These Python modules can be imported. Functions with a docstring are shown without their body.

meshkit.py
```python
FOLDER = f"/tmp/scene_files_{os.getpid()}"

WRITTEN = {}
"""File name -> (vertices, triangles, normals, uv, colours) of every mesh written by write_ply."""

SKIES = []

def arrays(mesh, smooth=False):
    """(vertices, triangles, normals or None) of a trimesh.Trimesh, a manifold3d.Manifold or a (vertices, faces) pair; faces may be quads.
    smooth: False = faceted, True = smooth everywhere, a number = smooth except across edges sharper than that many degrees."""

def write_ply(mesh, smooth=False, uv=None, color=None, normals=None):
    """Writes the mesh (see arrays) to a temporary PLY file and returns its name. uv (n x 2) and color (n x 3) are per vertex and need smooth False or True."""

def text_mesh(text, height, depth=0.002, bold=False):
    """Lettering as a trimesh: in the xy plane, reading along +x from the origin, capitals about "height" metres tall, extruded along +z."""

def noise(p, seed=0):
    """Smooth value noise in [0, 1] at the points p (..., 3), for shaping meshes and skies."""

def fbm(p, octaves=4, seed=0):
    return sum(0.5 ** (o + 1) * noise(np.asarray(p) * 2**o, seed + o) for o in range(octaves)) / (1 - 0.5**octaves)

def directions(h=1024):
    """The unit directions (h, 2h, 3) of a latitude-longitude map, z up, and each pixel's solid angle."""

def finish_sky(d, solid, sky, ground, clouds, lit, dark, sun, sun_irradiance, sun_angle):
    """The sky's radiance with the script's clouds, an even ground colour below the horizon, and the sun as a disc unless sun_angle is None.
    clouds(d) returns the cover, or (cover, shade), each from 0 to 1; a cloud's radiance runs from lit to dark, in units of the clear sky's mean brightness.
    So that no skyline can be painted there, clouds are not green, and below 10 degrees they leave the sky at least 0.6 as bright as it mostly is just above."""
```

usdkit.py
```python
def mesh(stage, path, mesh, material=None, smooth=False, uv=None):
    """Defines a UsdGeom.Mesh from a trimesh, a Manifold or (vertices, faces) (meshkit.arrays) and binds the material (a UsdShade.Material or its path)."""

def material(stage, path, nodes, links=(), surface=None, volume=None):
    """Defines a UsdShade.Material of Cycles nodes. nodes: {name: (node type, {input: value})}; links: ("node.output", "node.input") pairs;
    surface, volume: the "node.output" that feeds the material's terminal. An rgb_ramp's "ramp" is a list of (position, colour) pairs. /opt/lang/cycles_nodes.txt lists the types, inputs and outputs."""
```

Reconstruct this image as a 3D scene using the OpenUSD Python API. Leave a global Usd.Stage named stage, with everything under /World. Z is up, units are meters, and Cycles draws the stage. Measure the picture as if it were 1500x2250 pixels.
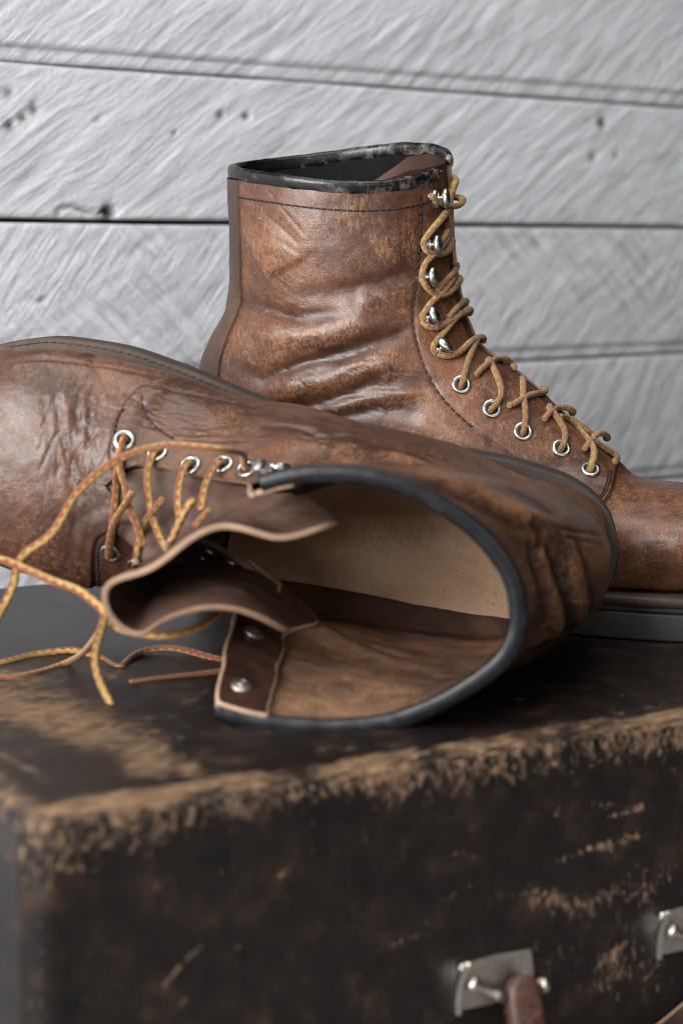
import math
import numpy as np
import trimesh
import usdkit
import meshkit
from scipy.interpolate import PchipInterpolator, CubicSpline
from scipy.spatial import cKDTree
from pxr import Usd, UsdGeom, UsdLux, UsdShade, Gf, Sdf, Vt

rng = np.random.default_rng(7)
stage = Usd.Stage.CreateInMemory()
UsdGeom.SetStageUpAxis(stage, UsdGeom.Tokens.z)
UsdGeom.SetStageMetersPerUnit(stage, 1.0)
world = UsdGeom.Xform.Define(stage, '/World')
UsdGeom.Scope.Define(stage, '/World/Looks')

# ------------------------------------------------------------------ camera
HCAM = 0.175                       # metres above the suitcase lid (z = 0)
FMM, APW = 70.0, 24.0
FPX = 1500 * FMM / APW
TILT = math.atan(580 / FPX)
cam = UsdGeom.Camera.Define(stage, '/World/camera')
cam.CreateFocalLengthAttr(FMM)
cam.CreateHorizontalApertureAttr(APW)
cam.CreateVerticalApertureAttr(APW * 1024 / 682)
cam.CreateClippingRangeAttr(Gf.Vec2f(0.02, 50))
cam.CreateFStopAttr(8.0)
cam.CreateFocusDistanceAttr(0.935)
cam.CreateExposureAttr(0.0)
cam.AddTranslateOp().Set(Gf.Vec3d(0, 0, HCAM))
cam.AddRotateXOp().Set(90 - math.degrees(TILT))
CT, ST = math.cos(TILT), math.sin(TILT)


# ------------------------------------------------------------------ lamps: one big soft window on the left, unseen fills added at right and overhead
def rect_light(name, pos, target, w, h, power, color):
    L = UsdLux.RectLight.Define(stage, '/World/' + name)
    L.CreateWidthAttr(w); L.CreateHeightAttr(h)
    L.CreateIntensityAttr(power); L.CreateColorAttr(Gf.Vec3f(*color))
    p, t = np.array(pos, float), np.array(target, float)
    z = (p - t) / np.linalg.norm(p - t)
    x = np.cross([0, 0, 1], z); x /= np.linalg.norm(x)
    y = np.cross(z, x)
    M = Gf.Matrix4d(*x, 0, *y, 0, *z, 0, *p, 1)
    L.AddTransformOp().Set(M)


rect_light('window_light', (-1.05, -0.55, 0.58), (0.0, 0.92, 0.06), 1.3, 0.9, 18.5, (0.985, 0.99, 1.0))
rect_light('overhead_fill', (0.0, 0.45, 1.6), (0.05, 0.9, 0.0), 1.4, 1.2, 4.2, (1.0, 0.99, 0.98))  # unseen overhead fill, added as soft ambient light
rect_light('fill_light', (0.75, -1.15, 0.60), (0.10, 0.85, 0.05), 1.2, 0.9, 2.2, (1.0, 0.98, 0.95))  # unseen fill added to brighten the footbed and heel end


# ------------------------------------------------------------------ helpers
def ray(px, py):
    xc, yc = (px - 750) / FPX, -(py - 1125) / FPX
    return np.array([xc, CT + yc * ST, -ST + yc * CT])


CAMP = np.array([0, 0, HCAM])


def P(px, py, y):
    """point at depth y (metres in front of the camera foot) seen in direction (px, py)"""
    d = ray(px, py)
    return CAMP + d * (y / d[1])


def G(px, py, z=0.0):
    d = ray(px, py)
    return CAMP + d * ((z - HCAM) / d[2])


def proj(V):
    V = np.asarray(V, float) - CAMP
    zc = V[..., 1] * CT - V[..., 2] * ST
    yc = V[..., 1] * ST + V[..., 2] * CT
    return np.stack([750 + FPX * V[..., 0] / zc, 1125 - FPX * yc / zc], -1)


def smoothstep(a, b, x):
    t = np.clip((x - a) / (b - a), 0, 1)
    return t * t * (3 - 2 * t)


used = {}


def numbered(parent, name):
    k = (str(parent), name)
    n = used.get(k, 0)
    used[k] = n + 1
    return f'{parent}/{name}' + (f'_{n:03d}' if n else '')


def thing(name, label, cat, group=None, kind=None, loc=(0, 0, 0)):
    x = UsdGeom.Xform.Define(stage, numbered('/World', name))
    p = x.GetPrim()
    p.SetCustomDataByKey('label', label)
    p.SetCustomDataByKey('category', cat)
    if group: p.SetCustomDataByKey('group', group)
    if kind: p.SetCustomDataByKey('kind', kind)
    x.AddTranslateOp().Set(Gf.Vec3d(*map(float, loc)))
    p.loc = None
    LOC[str(p.GetPath())] = np.array(loc, float)
    return p


LOC = {}


def part(parent, name, m, mat, smooth=35, attrs=None, uv=None, label=None, kind=None):
    """one mesh under parent; points are given in world space and stored relative to the thing's base"""
    pp = str(parent.GetPath())
    base = LOC['/'.join(pp.split('/')[:3])]
    if isinstance(m, tuple):
        v, f = np.asarray(m[0], float), np.asarray(m[1], int)
        if f.shape[1] == 4:
            f = np.vstack([f[:, [0, 1, 2]], f[:, [0, 2, 3]]])
    else:
        v, f = np.array(m.vertices), np.array(m.faces)
    g = usdkit.mesh(stage, numbered(pp, name), (v - base, f), mat, smooth=smooth, uv=uv)
    for k, a in (attrs or {}).items():
        UsdGeom.PrimvarsAPI(g).CreatePrimvar(k, Sdf.ValueTypeNames.FloatArray, 'vertex').Set(Vt.FloatArray.FromNumpy(np.asarray(a, np.float32)))
    pr = g.GetPrim()
    if label: pr.SetCustomDataByKey('label', label)
    if kind: pr.SetCustomDataByKey('kind', kind)
    return pr


def grid_faces(n, m, off=0, closed_m=False, flip=False):
    """faces of an n x m grid of points"""
    i, j = np.meshgrid(np.arange(n - 1), np.arange(m if closed_m else m - 1), indexing='ij')
    a = i * m + j; b = i * m + (j + 1) % m
    c = (i + 1) * m + (j + 1) % m; d = (i + 1) * m + j
    q = np.stack([a, b, c, d], -1).reshape(-1, 4)
    if flip: q = q[:, ::-1]
    return q + off


def vnormals(g):
    """normals of a grid of points (n, m, 3)"""
    du = np.gradient(g, axis=0); dv = np.gradient(g, axis=1)
    n = np.cross(du, dv)
    return n / np.maximum(np.linalg.norm(n, axis=-1, keepdims=True), 1e-12)


def catmull(pts, n):
    """smooth curve through pts, n samples evenly spaced along it"""
    pts = np.asarray(pts, float)
    d = np.r_[0, np.cumsum(np.maximum(np.linalg.norm(np.diff(pts, axis=0), axis=1), 1e-9) ** 0.6)]
    c = CubicSpline(d, pts)(np.linspace(0, d[-1], 12 * len(pts)))
    l = np.r_[0, np.cumsum(np.linalg.norm(np.diff(c, axis=0), axis=1))]
    t = np.linspace(0, l[-1], n)
    return np.stack([np.interp(t, l, c[:, k]) for k in range(pts.shape[1])], 1)


def frames(c, up=(0.13, 0.21, 0.97)):
    t = np.gradient(c, axis=0); t /= np.maximum(np.linalg.norm(t, axis=1, keepdims=True), 1e-12)
    n = np.zeros_like(c)
    v = np.array(up, float); v -= t[0] * (v @ t[0])
    if np.linalg.norm(v) < 1e-3: v = np.cross(t[0], [1, 0, 0])
    n[0] = v / np.linalg.norm(v)
    for i in range(1, len(c)):
        v = n[i - 1] - t[i] * (n[i - 1] @ t[i]); n[i] = v / np.linalg.norm(v)
    return t, n, np.cross(t, n)


def tube(c, r1, r2=None, k=12, twist=0.0, wob=None, caps=True, up=(0.13, 0.21, 0.97), pw=1.0):
    """tube round curve c; radii along n and b (scalars or arrays). Returns v, f, uv (angle, length)"""
    c = np.asarray(c, float)
    r2 = r1 if r2 is None else r2
    t, n, b = frames(c, up)
    l = np.r_[0, np.cumsum(np.linalg.norm(np.diff(c, axis=0), axis=1))]
    a = np.linspace(0, 2 * np.pi, k + 1)[None, :] + (twist * l)[:, None] * 0
    A = np.linspace(0, 2 * np.pi, k + 1)[None, :]
    tw = (twist * l)[:, None]
    ca, sa = np.cos(A), np.sin(A)
    ca, sa = np.sign(ca) * abs(ca) ** pw, np.sign(sa) * abs(sa) ** pw
    x, y = ca * np.reshape(r1 * np.ones(len(c)), (-1, 1)), sa * np.reshape(r2 * np.ones(len(c)), (-1, 1))
    if wob is not None: x, y = x * wob, y * wob
    X, Y = x * np.cos(tw) - y * np.sin(tw), x * np.sin(tw) + y * np.cos(tw)
    v = c[:, None] + X[..., None] * n[:, None] + Y[..., None] * b[:, None]
    uv = np.stack([np.broadcast_to(A / (2 * np.pi), X.shape), np.broadcast_to(l[:, None], X.shape)], -1).reshape(-1, 2)
    V = v.reshape(-1, 3); F = grid_faces(len(c), k + 1)
    F = np.vstack([F[:, [0, 1, 2]], F[:, [0, 2, 3]]])
    if caps:
        for e, base in ((0, 0), (len(c) - 1, (len(c) - 1) * (k + 1))):
            o = len(V); V = np.vstack([V, c[e] + (-1 if e == 0 else 1) * t[e] * np.mean(r1) * 0.35]); uv = np.vstack([uv, uv[base]])
            i = np.arange(k)
            cap = np.stack([base + i, base + i + 1, np.full(k, o)], 1)
            F = np.vstack([F, cap[:, ::-1] if e == 0 else cap])
    return V, F, uv


def join(items):
    """[(v, f, ...)] -> (v, f)"""
    vs, fs, n = [], [], 0
    for it in items:
        v, f = np.asarray(it[0]), np.asarray(it[1])
        if f.shape[1] == 4: f = np.vstack([f[:, [0, 1, 2]], f[:, [0, 2, 3]]])
        vs.append(v); fs.append(f + n); n += len(v)
    return np.vstack(vs), np.vstack(fs)


def fb(p, scale, octaves=4, seed=0):
    return meshkit.fbm(np.asarray(p) * scale, octaves, seed) - 0.5


def dist_poly(q, poly):
    """distance from 2D points q to a polyline, and the parameter along it 0..1"""
    poly = np.asarray(poly, float)
    best = np.full(len(q), 1e9); par = np.zeros(len(q)); side = np.zeros(len(q))
    seg = np.linalg.norm(np.diff(poly, axis=0), axis=1); tot = seg.sum(); acc = 0
    for a, b, l in zip(poly[:-1], poly[1:], seg):
        d = b - a
        t = np.clip(((q - a) @ d) / (l * l), 0, 1)
        r = q - (a + t[:, None] * d)
        dd = np.hypot(r[:, 0], r[:, 1])
        w = dd < best
        best[w] = dd[w]; par[w] = ((acc + t * l) / tot)[w]
        side[w] = np.sign(d[0] * r[:, 1] - d[1] * r[:, 0])[w]
        acc += l
    return best, par, side


def smooth_poly(pts, n=40):
    return catmull(np.asarray(pts, float), n)


# ------------------------------------------------------------------ materials
def mat(name, nodes, links, surface='p.BSDF'):
    return usdkit.material(stage, '/World/Looks/' + name, nodes, links, surface=surface)


def metal(name, color, rough=0.25, grime=0.25):
    return mat(name, {
        'tc': ('texture_coordinate', {}),
        'n': ('noise_texture', {'scale': 600.0, 'detail': 4.0}),
        'r': ('map_range', {'from_min': 0.3, 'from_max': 0.75, 'to_min': rough, 'to_max': rough + grime, 'clamp': True}),
        'cr': ('rgb_ramp', {'ramp': [(0.35, color), (0.75, tuple(c * 0.55 for c in color))]}),
        'p': ('principled_bsdf', {'metallic': 1.0})},
        [('tc.object', 'n.vector'), ('n.fac', 'r.value'), ('n.fac', 'cr.fac'), ('cr.color', 'p.base_color'), ('r.result', 'p.roughness')])


def leather(name, dark, mid, light, scuff, grain=1500.0, rough=(0.34, 0.6), bump=0.35, coat=0.0, scratch=1.0, seed=0.0, spec=0.5, crackle=0.0, dust=0.0):
    """old oiled leather: mottled tone, fine pores, crackle, scratches; primvar 'wear' (0..1) brings the scuffed colour, 'crease' painted shade and dirt in the folds"""
    n = {
        'tc': ('texture_coordinate', {}),
        'mp': ('mapping', {'location': (seed, seed * 1.7, seed * 0.6)}),
        'big': ('noise_texture', {'scale': 15.0, 'detail': 7.0, 'roughness': 0.6, 'distortion': 0.4}),
        'mid': ('noise_texture', {'scale': 150.0, 'detail': 6.0, 'roughness': 0.65, 'distortion': 0.6}),
        'tone': ('math', {'math_type': 'multiply_add', 'value2': 0.85, 'value3': -0.05}),
        'tone2': ('math', {'math_type': 'multiply_add', 'value2': 0.22}),
        'ramp': ('rgb_ramp', {'ramp': [(0.33, dark), (0.48, mid), (0.64, light)]}),
        'm1': ('mapping', {'rotation': (0.3, 0.5, 0.9), 'scale': (520, 130, 520)}),
        'm2': ('mapping', {'rotation': (-0.5, 0.8, -0.4), 'scale': (600, 600, 150)}),
        's1': ('noise_texture', {'scale': 1.0, 'detail': 3.0, 'roughness': 0.6, 'distortion': 1.2}),
        's2': ('noise_texture', {'scale': 1.0, 'detail': 3.0, 'roughness': 0.6, 'distortion': 1.2}),
        'smax': ('math', {'math_type': 'maximum'}),
        'wr': ('attribute', {'attribute': 'wear'}),
        'wsum': ('math', {'math_type': 'multiply_add', 'value2': 0.34}),
        'wn': ('math', {'math_type': 'multiply_add', 'value2': 0.22}),
        'wmask': ('map_range', {'from_min': 0.77, 'from_max': 1.05, 'to_min': 0.0, 'to_max': 0.85 * scratch, 'clamp': True}),
        'mixw': ('mix_color', {'b': scuff}),
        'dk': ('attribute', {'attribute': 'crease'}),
        'dkm': ('mix_color', {'blend_type': 'multiply', 'b': (0.22, 0.17, 0.15)}),  # occlusion-like shade and dirt multiplied into the leather colour
        # crackle: a warped net of fine splits, in patches
        'wv': ('noise_texture', {'scale': 120.0, 'detail': 2.0}),
        'wa': ('mix_vector', {'fac': 0.006}),
        'ck': ('voronoi_texture', {'feature': 'distance_to_edge', 'scale': 430.0}),
        'ckr': ('map_range', {'from_min': 0.0, 'from_max': 0.07, 'to_min': 1.0, 'to_max': 0.0, 'clamp': True}),
        'ckp': ('map_range', {'from_min': 0.40, 'from_max': 0.60, 'to_min': 0.15 * crackle, 'to_max': crackle, 'clamp': True}),
        'ckm': ('math', {'math_type': 'multiply'}),
        'mixc': ('mix_color', {'b': tuple(0.5 * (a + b) for a, b in zip(scuff, light))}),
        'pore': ('voronoi_texture', {'feature': 'f1', 'scale': grain}),
        'h1': ('math', {'math_type': 'multiply_add', 'value2': 0.30, 'value3': 0.0}),
        'h2': ('math', {'math_type': 'multiply_add', 'value2': 0.55}),
        'h3': ('math', {'math_type': 'multiply_add', 'value2': 0.35}),
        'h4': ('math', {'math_type': 'multiply_add', 'value2': -0.35}),
        'sk': ('voronoi_texture', {'feature': 'f1', 'scale': 520.0}), 'skr': ('map_range', {'from_min': 0.06, 'from_max': 0.13, 'to_min': 1.0, 'to_max': 0.0, 'clamp': True}),
        'skc': ('separate_color', {}), 'skt': ('math', {'math_type': 'greater_than', 'value2': 0.88}), 'skm': ('math', {'math_type': 'multiply'}), 'skd': ('math', {'math_type': 'multiply', 'value2': dust}),
        'mixs': ('mix_color', {'b': lin(190, 180, 168)}),
        'b': ('bump', {'strength': bump, 'distance': 0.0007}),
        'rr': ('map_range', {'from_min': 0.3, 'from_max': 0.72, 'to_min': rough[0], 'to_max': rough[1], 'clamp': True}),
        'p': ('principled_bsdf', {'specular_ior_level': spec, 'coat_weight': coat, 'coat_roughness': 0.35})}
    l = [('tc.object', 'mp.vector'), ('mp.vector', 'big.vector'), ('mp.vector', 'mid.vector'), ('mp.vector', 'm1.vector'), ('mp.vector', 'm2.vector'), ('mp.vector', 'pore.vector'),
         ('mp.vector', 'wv.vector'), ('mp.vector', 'wa.a'), ('wv.color', 'wa.b'), ('wa.result', 'ck.vector'), ('ck.distance', 'ckr.value'), ('big.fac', 'ckp.value'), ('ckr.result', 'ckm.value1'), ('ckp.result', 'ckm.value2'),
         ('m1.vector', 's1.vector'), ('m2.vector', 's2.vector'), ('s1.fac', 'smax.value1'), ('s2.fac', 'smax.value2'),
         ('big.fac', 'tone.value1'), ('mid.fac', 'tone2.value1'), ('tone.value', 'tone2.value3'), ('tone2.value', 'ramp.fac'),
         ('wr.fac', 'wsum.value1'), ('smax.value', 'wsum.value3'), ('mid.fac', 'wn.value1'), ('wsum.value', 'wn.value3'), ('wn.value', 'wmask.value'),
         ('ramp.color', 'mixc.a'), ('ckm.value', 'mixc.fac'), ('mixc.result', 'mixw.a'), ('wmask.result', 'mixw.fac'),
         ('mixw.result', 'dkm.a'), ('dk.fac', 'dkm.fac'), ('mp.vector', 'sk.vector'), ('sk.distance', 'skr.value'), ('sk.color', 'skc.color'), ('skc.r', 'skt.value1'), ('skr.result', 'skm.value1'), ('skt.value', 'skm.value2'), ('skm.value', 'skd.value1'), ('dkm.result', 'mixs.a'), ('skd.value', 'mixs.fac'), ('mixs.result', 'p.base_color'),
         ('pore.distance', 'h1.value1'), ('mid.fac', 'h2.value1'), ('h1.value', 'h2.value3'),
         ('smax.value', 'h3.value1'), ('h2.value', 'h3.value3'), ('ckm.value', 'h4.value1'), ('h3.value', 'h4.value3'), ('h4.value', 'b.height'), ('b.normal', 'p.normal'),
         ('mid.fac', 'rr.value'), ('rr.result', 'p.roughness')]
    return mat(name, n, l)


def lin(r, g, b):
    f = lambda c: (c / 255 / 12.92) if c / 255 <= 0.04045 else ((c / 255 + 0.055) / 1.055) ** 2.4
    return (f(r), f(g), f(b))


M_UPPER = leather('boot_leather', lin(50, 32, 25), lin(86, 54, 38), lin(116, 74, 51), lin(156, 110, 76), rough=(0.31, 0.46), bump=0.32, crackle=0.62, spec=0.55)
M_UPPER_F = leather('boot_leather_dusty', lin(43, 30, 25), lin(72, 48, 37), lin(99, 66, 48), lin(144, 102, 72), rough=(0.31, 0.47), bump=0.32, seed=3.0, crackle=0.6, spec=0.5, dust=0.45)
M_TONGUE_B = leather('inner_tongue_leather', lin(50, 33, 27), lin(66, 44, 36), lin(82, 55, 44), lin(110, 80, 62), bump=0.2, rough=(0.45, 0.6), spec=0.3, scratch=0.4, seed=5.5)
M_TONGUE = leather('tongue_leather', lin(66, 49, 41), lin(88, 66, 55), lin(106, 81, 67), lin(136, 108, 88), rough=(0.5, 0.7), spec=0.3, bump=0.2, scratch=0.4, seed=5.0)
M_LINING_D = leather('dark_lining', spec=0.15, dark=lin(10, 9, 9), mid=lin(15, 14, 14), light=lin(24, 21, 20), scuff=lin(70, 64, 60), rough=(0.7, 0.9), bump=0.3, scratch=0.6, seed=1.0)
M_LINING = leather('suede_lining', lin(84, 58, 42), lin(124, 90, 64), lin(156, 116, 84), lin(186, 144, 108), rough=(0.7, 0.9), bump=0.4, scratch=0.7, seed=2.0)
M_INSOLE = leather('footbed_leather', lin(138, 106, 78), lin(170, 136, 106), lin(194, 162, 132), lin(104, 76, 54), rough=(0.55, 0.8), bump=0.35, scratch=0.9, seed=4.0)
M_RAW = leather('raw_edge', lin(116, 90, 70), lin(150, 120, 96), lin(176, 146, 118), lin(110, 84, 64), rough=(0.75, 0.9), bump=0.3, scratch=0.5)
M_BIND = leather('black_binding', lin(9, 9, 10), lin(13, 13, 14), lin(20, 20, 21), lin(112, 104, 96), rough=(0.26, 0.4), bump=0.25, scratch=1.1, grain=1400.0, seed=6.0)
M_BIND_F = leather('black_binding_smooth', lin(9, 10, 12), lin(13, 14, 17), lin(20, 21, 24), lin(84, 84, 84), rough=(0.27, 0.36), bump=0.25, scratch=0.3, grain=1400.0, seed=6.0, spec=0.32)
M_WELT = leather('welt_leather', lin(40, 32, 28), lin(62, 48, 40), lin(86, 66, 52), lin(128, 104, 80), rough=(0.5, 0.75), bump=0.5, seed=8.0)
M_STRIP = leather('back_strip_leather', lin(44, 31, 25), lin(70, 49, 37), lin(97, 68, 50), lin(138, 104, 76), rough=(0.45, 0.65), bump=0.35, seed=12.0)
M_SOLE = leather('rubber_sole', lin(34, 32, 32), lin(48, 46, 44), lin(62, 58, 54), lin(90, 82, 72), rough=(0.55, 0.75), bump=0.4, scratch=0.5, seed=9.0)
M_BLACK = mat('dark_thread', {'p': ('principled_bsdf', {'base_color': (0.012, 0.011, 0.011), 'roughness': 0.7})}, [])
M_HOLE = mat('hole_shadow', {'p': ('principled_bsdf', {'base_color': (0.02, 0.014, 0.011), 'roughness': 0.9})}, [])
M_STEEL = metal('nickel', (0.66, 0.64, 0.60), 0.20, 0.25)
M_STEEL_DULL = metal('dull_nickel', (0.62, 0.57, 0.50), 0.3, 0.25)


def lace_mat(name, ca, cb, freq=230.0):
    """two-tone braided lace: uv.x runs round the lace, uv.y in metres along it"""
    n = {'uv': ('texture_coordinate', {}), 's': ('separate_xyz', {}),
         # zig-zag border of the two colours
         'zz': ('math', {'math_type': 'multiply', 'value2': freq}), 'pp': ('math', {'math_type': 'pingpong', 'value2': 0.5}),
         'z2': ('math', {'math_type': 'multiply_add', 'value2': 0.5}), 'u2': ('math', {'math_type': 'multiply', 'value2': 2.0}),
         'fr': ('math', {'math_type': 'fraction'}),
         'dd': ('math', {'math_type': 'subtract', 'value2': 0.5}), 'ab': ('math', {'math_type': 'absolute'}),
         'edge': ('map_range', {'from_min': 0.19, 'from_max': 0.26, 'to_min': 0.0, 'to_max': 1.0, 'clamp': True}),
         'tc': ('noise_texture', {'scale': 900.0, 'detail': 3.0}),
         'dirt': ('noise_texture', {'scale': 90.0, 'detail': 4.0}),
         'dm': ('map_range', {'from_min': 0.4, 'from_max': 0.75, 'to_min': 0.0, 'to_max': 0.55, 'clamp': True}),
         'ra': ('rgb_ramp', {'ramp': [(0.3, tuple(c * 0.6 for c in ca)), (0.65, ca)]}),
         'rb': ('rgb_ramp', {'ramp': [(0.3, tuple(c * 0.6 for c in cb)), (0.65, cb)]}),
         'mx': ('mix_color', {}),
         'md': ('mix_color', {'b': tuple(c * 0.45 for c in ca)}),
         # braid relief
         'u8': ('math', {'math_type': 'multiply', 'value2': 8.0}), 'v8': ('math', {'math_type': 'multiply', 'value2': freq * 2}),
         'a1': ('math', {'math_type': 'add'}), 'a2': ('math', {'math_type': 'subtract'}),
         'p1': ('math', {'math_type': 'pingpong', 'value2': 0.5}), 'p2': ('math', {'math_type': 'pingpong', 'value2': 0.5}),
         'hm': ('math', {'math_type': 'maximum'}), 'hn': ('math', {'math_type': 'multiply_add', 'value2': 0.6}),
         'b': ('bump', {'strength': 0.7, 'distance': 0.0006}),
         'p': ('principled_bsdf', {'roughness': 0.75, 'sheen_weight': 0.15, 'specular_ior_level': 0.3})}
    l = [('uv.UV', 's.vector'), ('s.y', 'zz.value1'), ('zz.value', 'pp.value1'), ('pp.value', 'z2.value1'), ('s.x', 'u2.value1'), ('u2.value', 'z2.value3'),
         ('z2.value', 'fr.value1'), ('fr.value', 'dd.value1'), ('dd.value', 'ab.value1'), ('ab.value', 'edge.value'),
         ('uv.object', 'tc.vector'), ('uv.object', 'dirt.vector'), ('dirt.fac', 'dm.value'), ('tc.fac', 'ra.fac'), ('tc.fac', 'rb.fac'),
         ('ra.color', 'mx.a'), ('rb.color', 'mx.b'), ('edge.result', 'mx.fac'), ('mx.result', 'md.a'), ('dm.result', 'md.fac'), ('md.result', 'p.base_color'),
         ('s.x', 'u8.value1'), ('s.y', 'v8.value1'), ('u8.value', 'a1.value1'), ('v8.value', 'a1.value2'), ('u8.value', 'a2.value1'), ('v8.value', 'a2.value2'),
         ('a1.value', 'p1.value1'), ('a2.value', 'p2.value1'), ('p1.value', 'hm.value1'), ('p2.value', 'hm.value2'), ('tc.fac', 'hn.value1'), ('hm.value', 'hn.value3'),
         ('hn.value', 'b.height'), ('b.normal', 'p.normal')]
    return mat(name, n, l)


M_LACE_F = lace_mat('red_gold_lace', lin(192, 153, 90), lin(138, 76, 50))
M_LACE_B = lace_mat('faded_tan_lace', lin(176, 142, 86), lin(138, 98, 68))

def paint(name, r1, r2, seed):
    return mat(name, {
    'tc': ('texture_coordinate', {}), 'of': ('mapping', {'location': (seed * 3.1, seed, seed * 2.3)}),
    'oi': ('attribute', {'attribute': 'tone'}),
    # saw marks, two directions, and lengthwise grain
    'wz': ('mapping', {'rotation': (0, 0, -0.695)}), 'ra': ('mapping', {'rotation': (0, r1, 0)}), 'rb': ('mapping', {'rotation': (0, r2, 0)}), 'm1': ('mapping', {'scale': (19, 55, 215)}), 'n1': ('noise_texture', {'scale': 1.0, 'detail': 8.0, 'roughness': 0.66, 'distortion': 0.4}),
    'm2': ('mapping', {'scale': (22, 55, 165)}), 'n2': ('noise_texture', {'scale': 1.0, 'detail': 8.0, 'roughness': 0.66, 'distortion': 0.4}),
    'm3': ('mapping', {'scale': (9, 60, 420)}), 'n3': ('noise_texture', {'scale': 1.0, 'detail': 4.0, 'roughness': 0.6, 'distortion': 0.8}),
    'f': ('noise_texture', {'scale': 330.0, 'detail': 6.0, 'roughness': 0.75}),
    'bl': ('noise_texture', {'scale': 12.0, 'detail': 3.0}), 'blr': ('map_range', {'from_min': 0.4, 'from_max': 0.6, 'clamp': True}),
    'hm': ('mix_float', {}), 'h3': ('math', {'math_type': 'multiply_add', 'value2': 0.12}),
    'hf': ('math', {'math_type': 'multiply_add', 'value2': 0.30}),
    'b': ('bump', {'strength': 1.0, 'distance': 0.0027}),
    'gap': ('map_range', {'from_min': 0.78, 'from_max': 0.98, 'to_max': 0.5, 'clamp': True}),
    'cr': ('rgb_ramp', {'ramp': [(0.30, lin(154, 154, 157)), (0.42, lin(196, 197, 201)), (0.56, lin(216, 217, 221)), (0.72, lin(228, 229, 232))]}),
    'hole': ('mix_color', {'b': lin(40, 36, 34)}),
    'p': ('principled_bsdf', {'roughness': 0.5, 'specular_ior_level': 0.4})},
    [('tc.object', 'wz.vector'), ('wz.vector', 'of.vector'), ('of.vector', 'ra.vector'), ('of.vector', 'rb.vector'), ('ra.vector', 'm1.vector'), ('rb.vector', 'm2.vector'), ('of.vector', 'm3.vector'), ('m1.vector', 'n1.vector'), ('m2.vector', 'n2.vector'), ('m3.vector', 'n3.vector'), ('of.vector', 'f.vector'), ('of.vector', 'bl.vector'),
     ('n1.fac', 'hm.a'), ('n2.fac', 'hm.b'), ('bl.fac', 'blr.value'), ('blr.result', 'hm.fac'), ('n3.fac', 'h3.value1'), ('hm.result', 'h3.value3'), ('f.fac', 'hf.value1'), ('h3.value', 'hf.value3'), ('hf.value', 'b.height'), ('b.normal', 'p.normal'),
     ('hm.result', 'cr.fac'), ('cr.color', 'hole.a'), ('oi.fac', 'hole.fac'), ('hole.result', 'p.base_color')])


M_PAINTS = [paint('white_washed_board' + ('_%d' % k if k else ''), *a) for k, a in enumerate([(0.55, 0.72, 0.0), (0.62, 0.45, 1.0), (0.9, -0.7, 2.0), (1.0, 0.7, 3.0), (0.8, 0.5, 4.0), (0.6, 0.9, 5.0)])]

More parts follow.
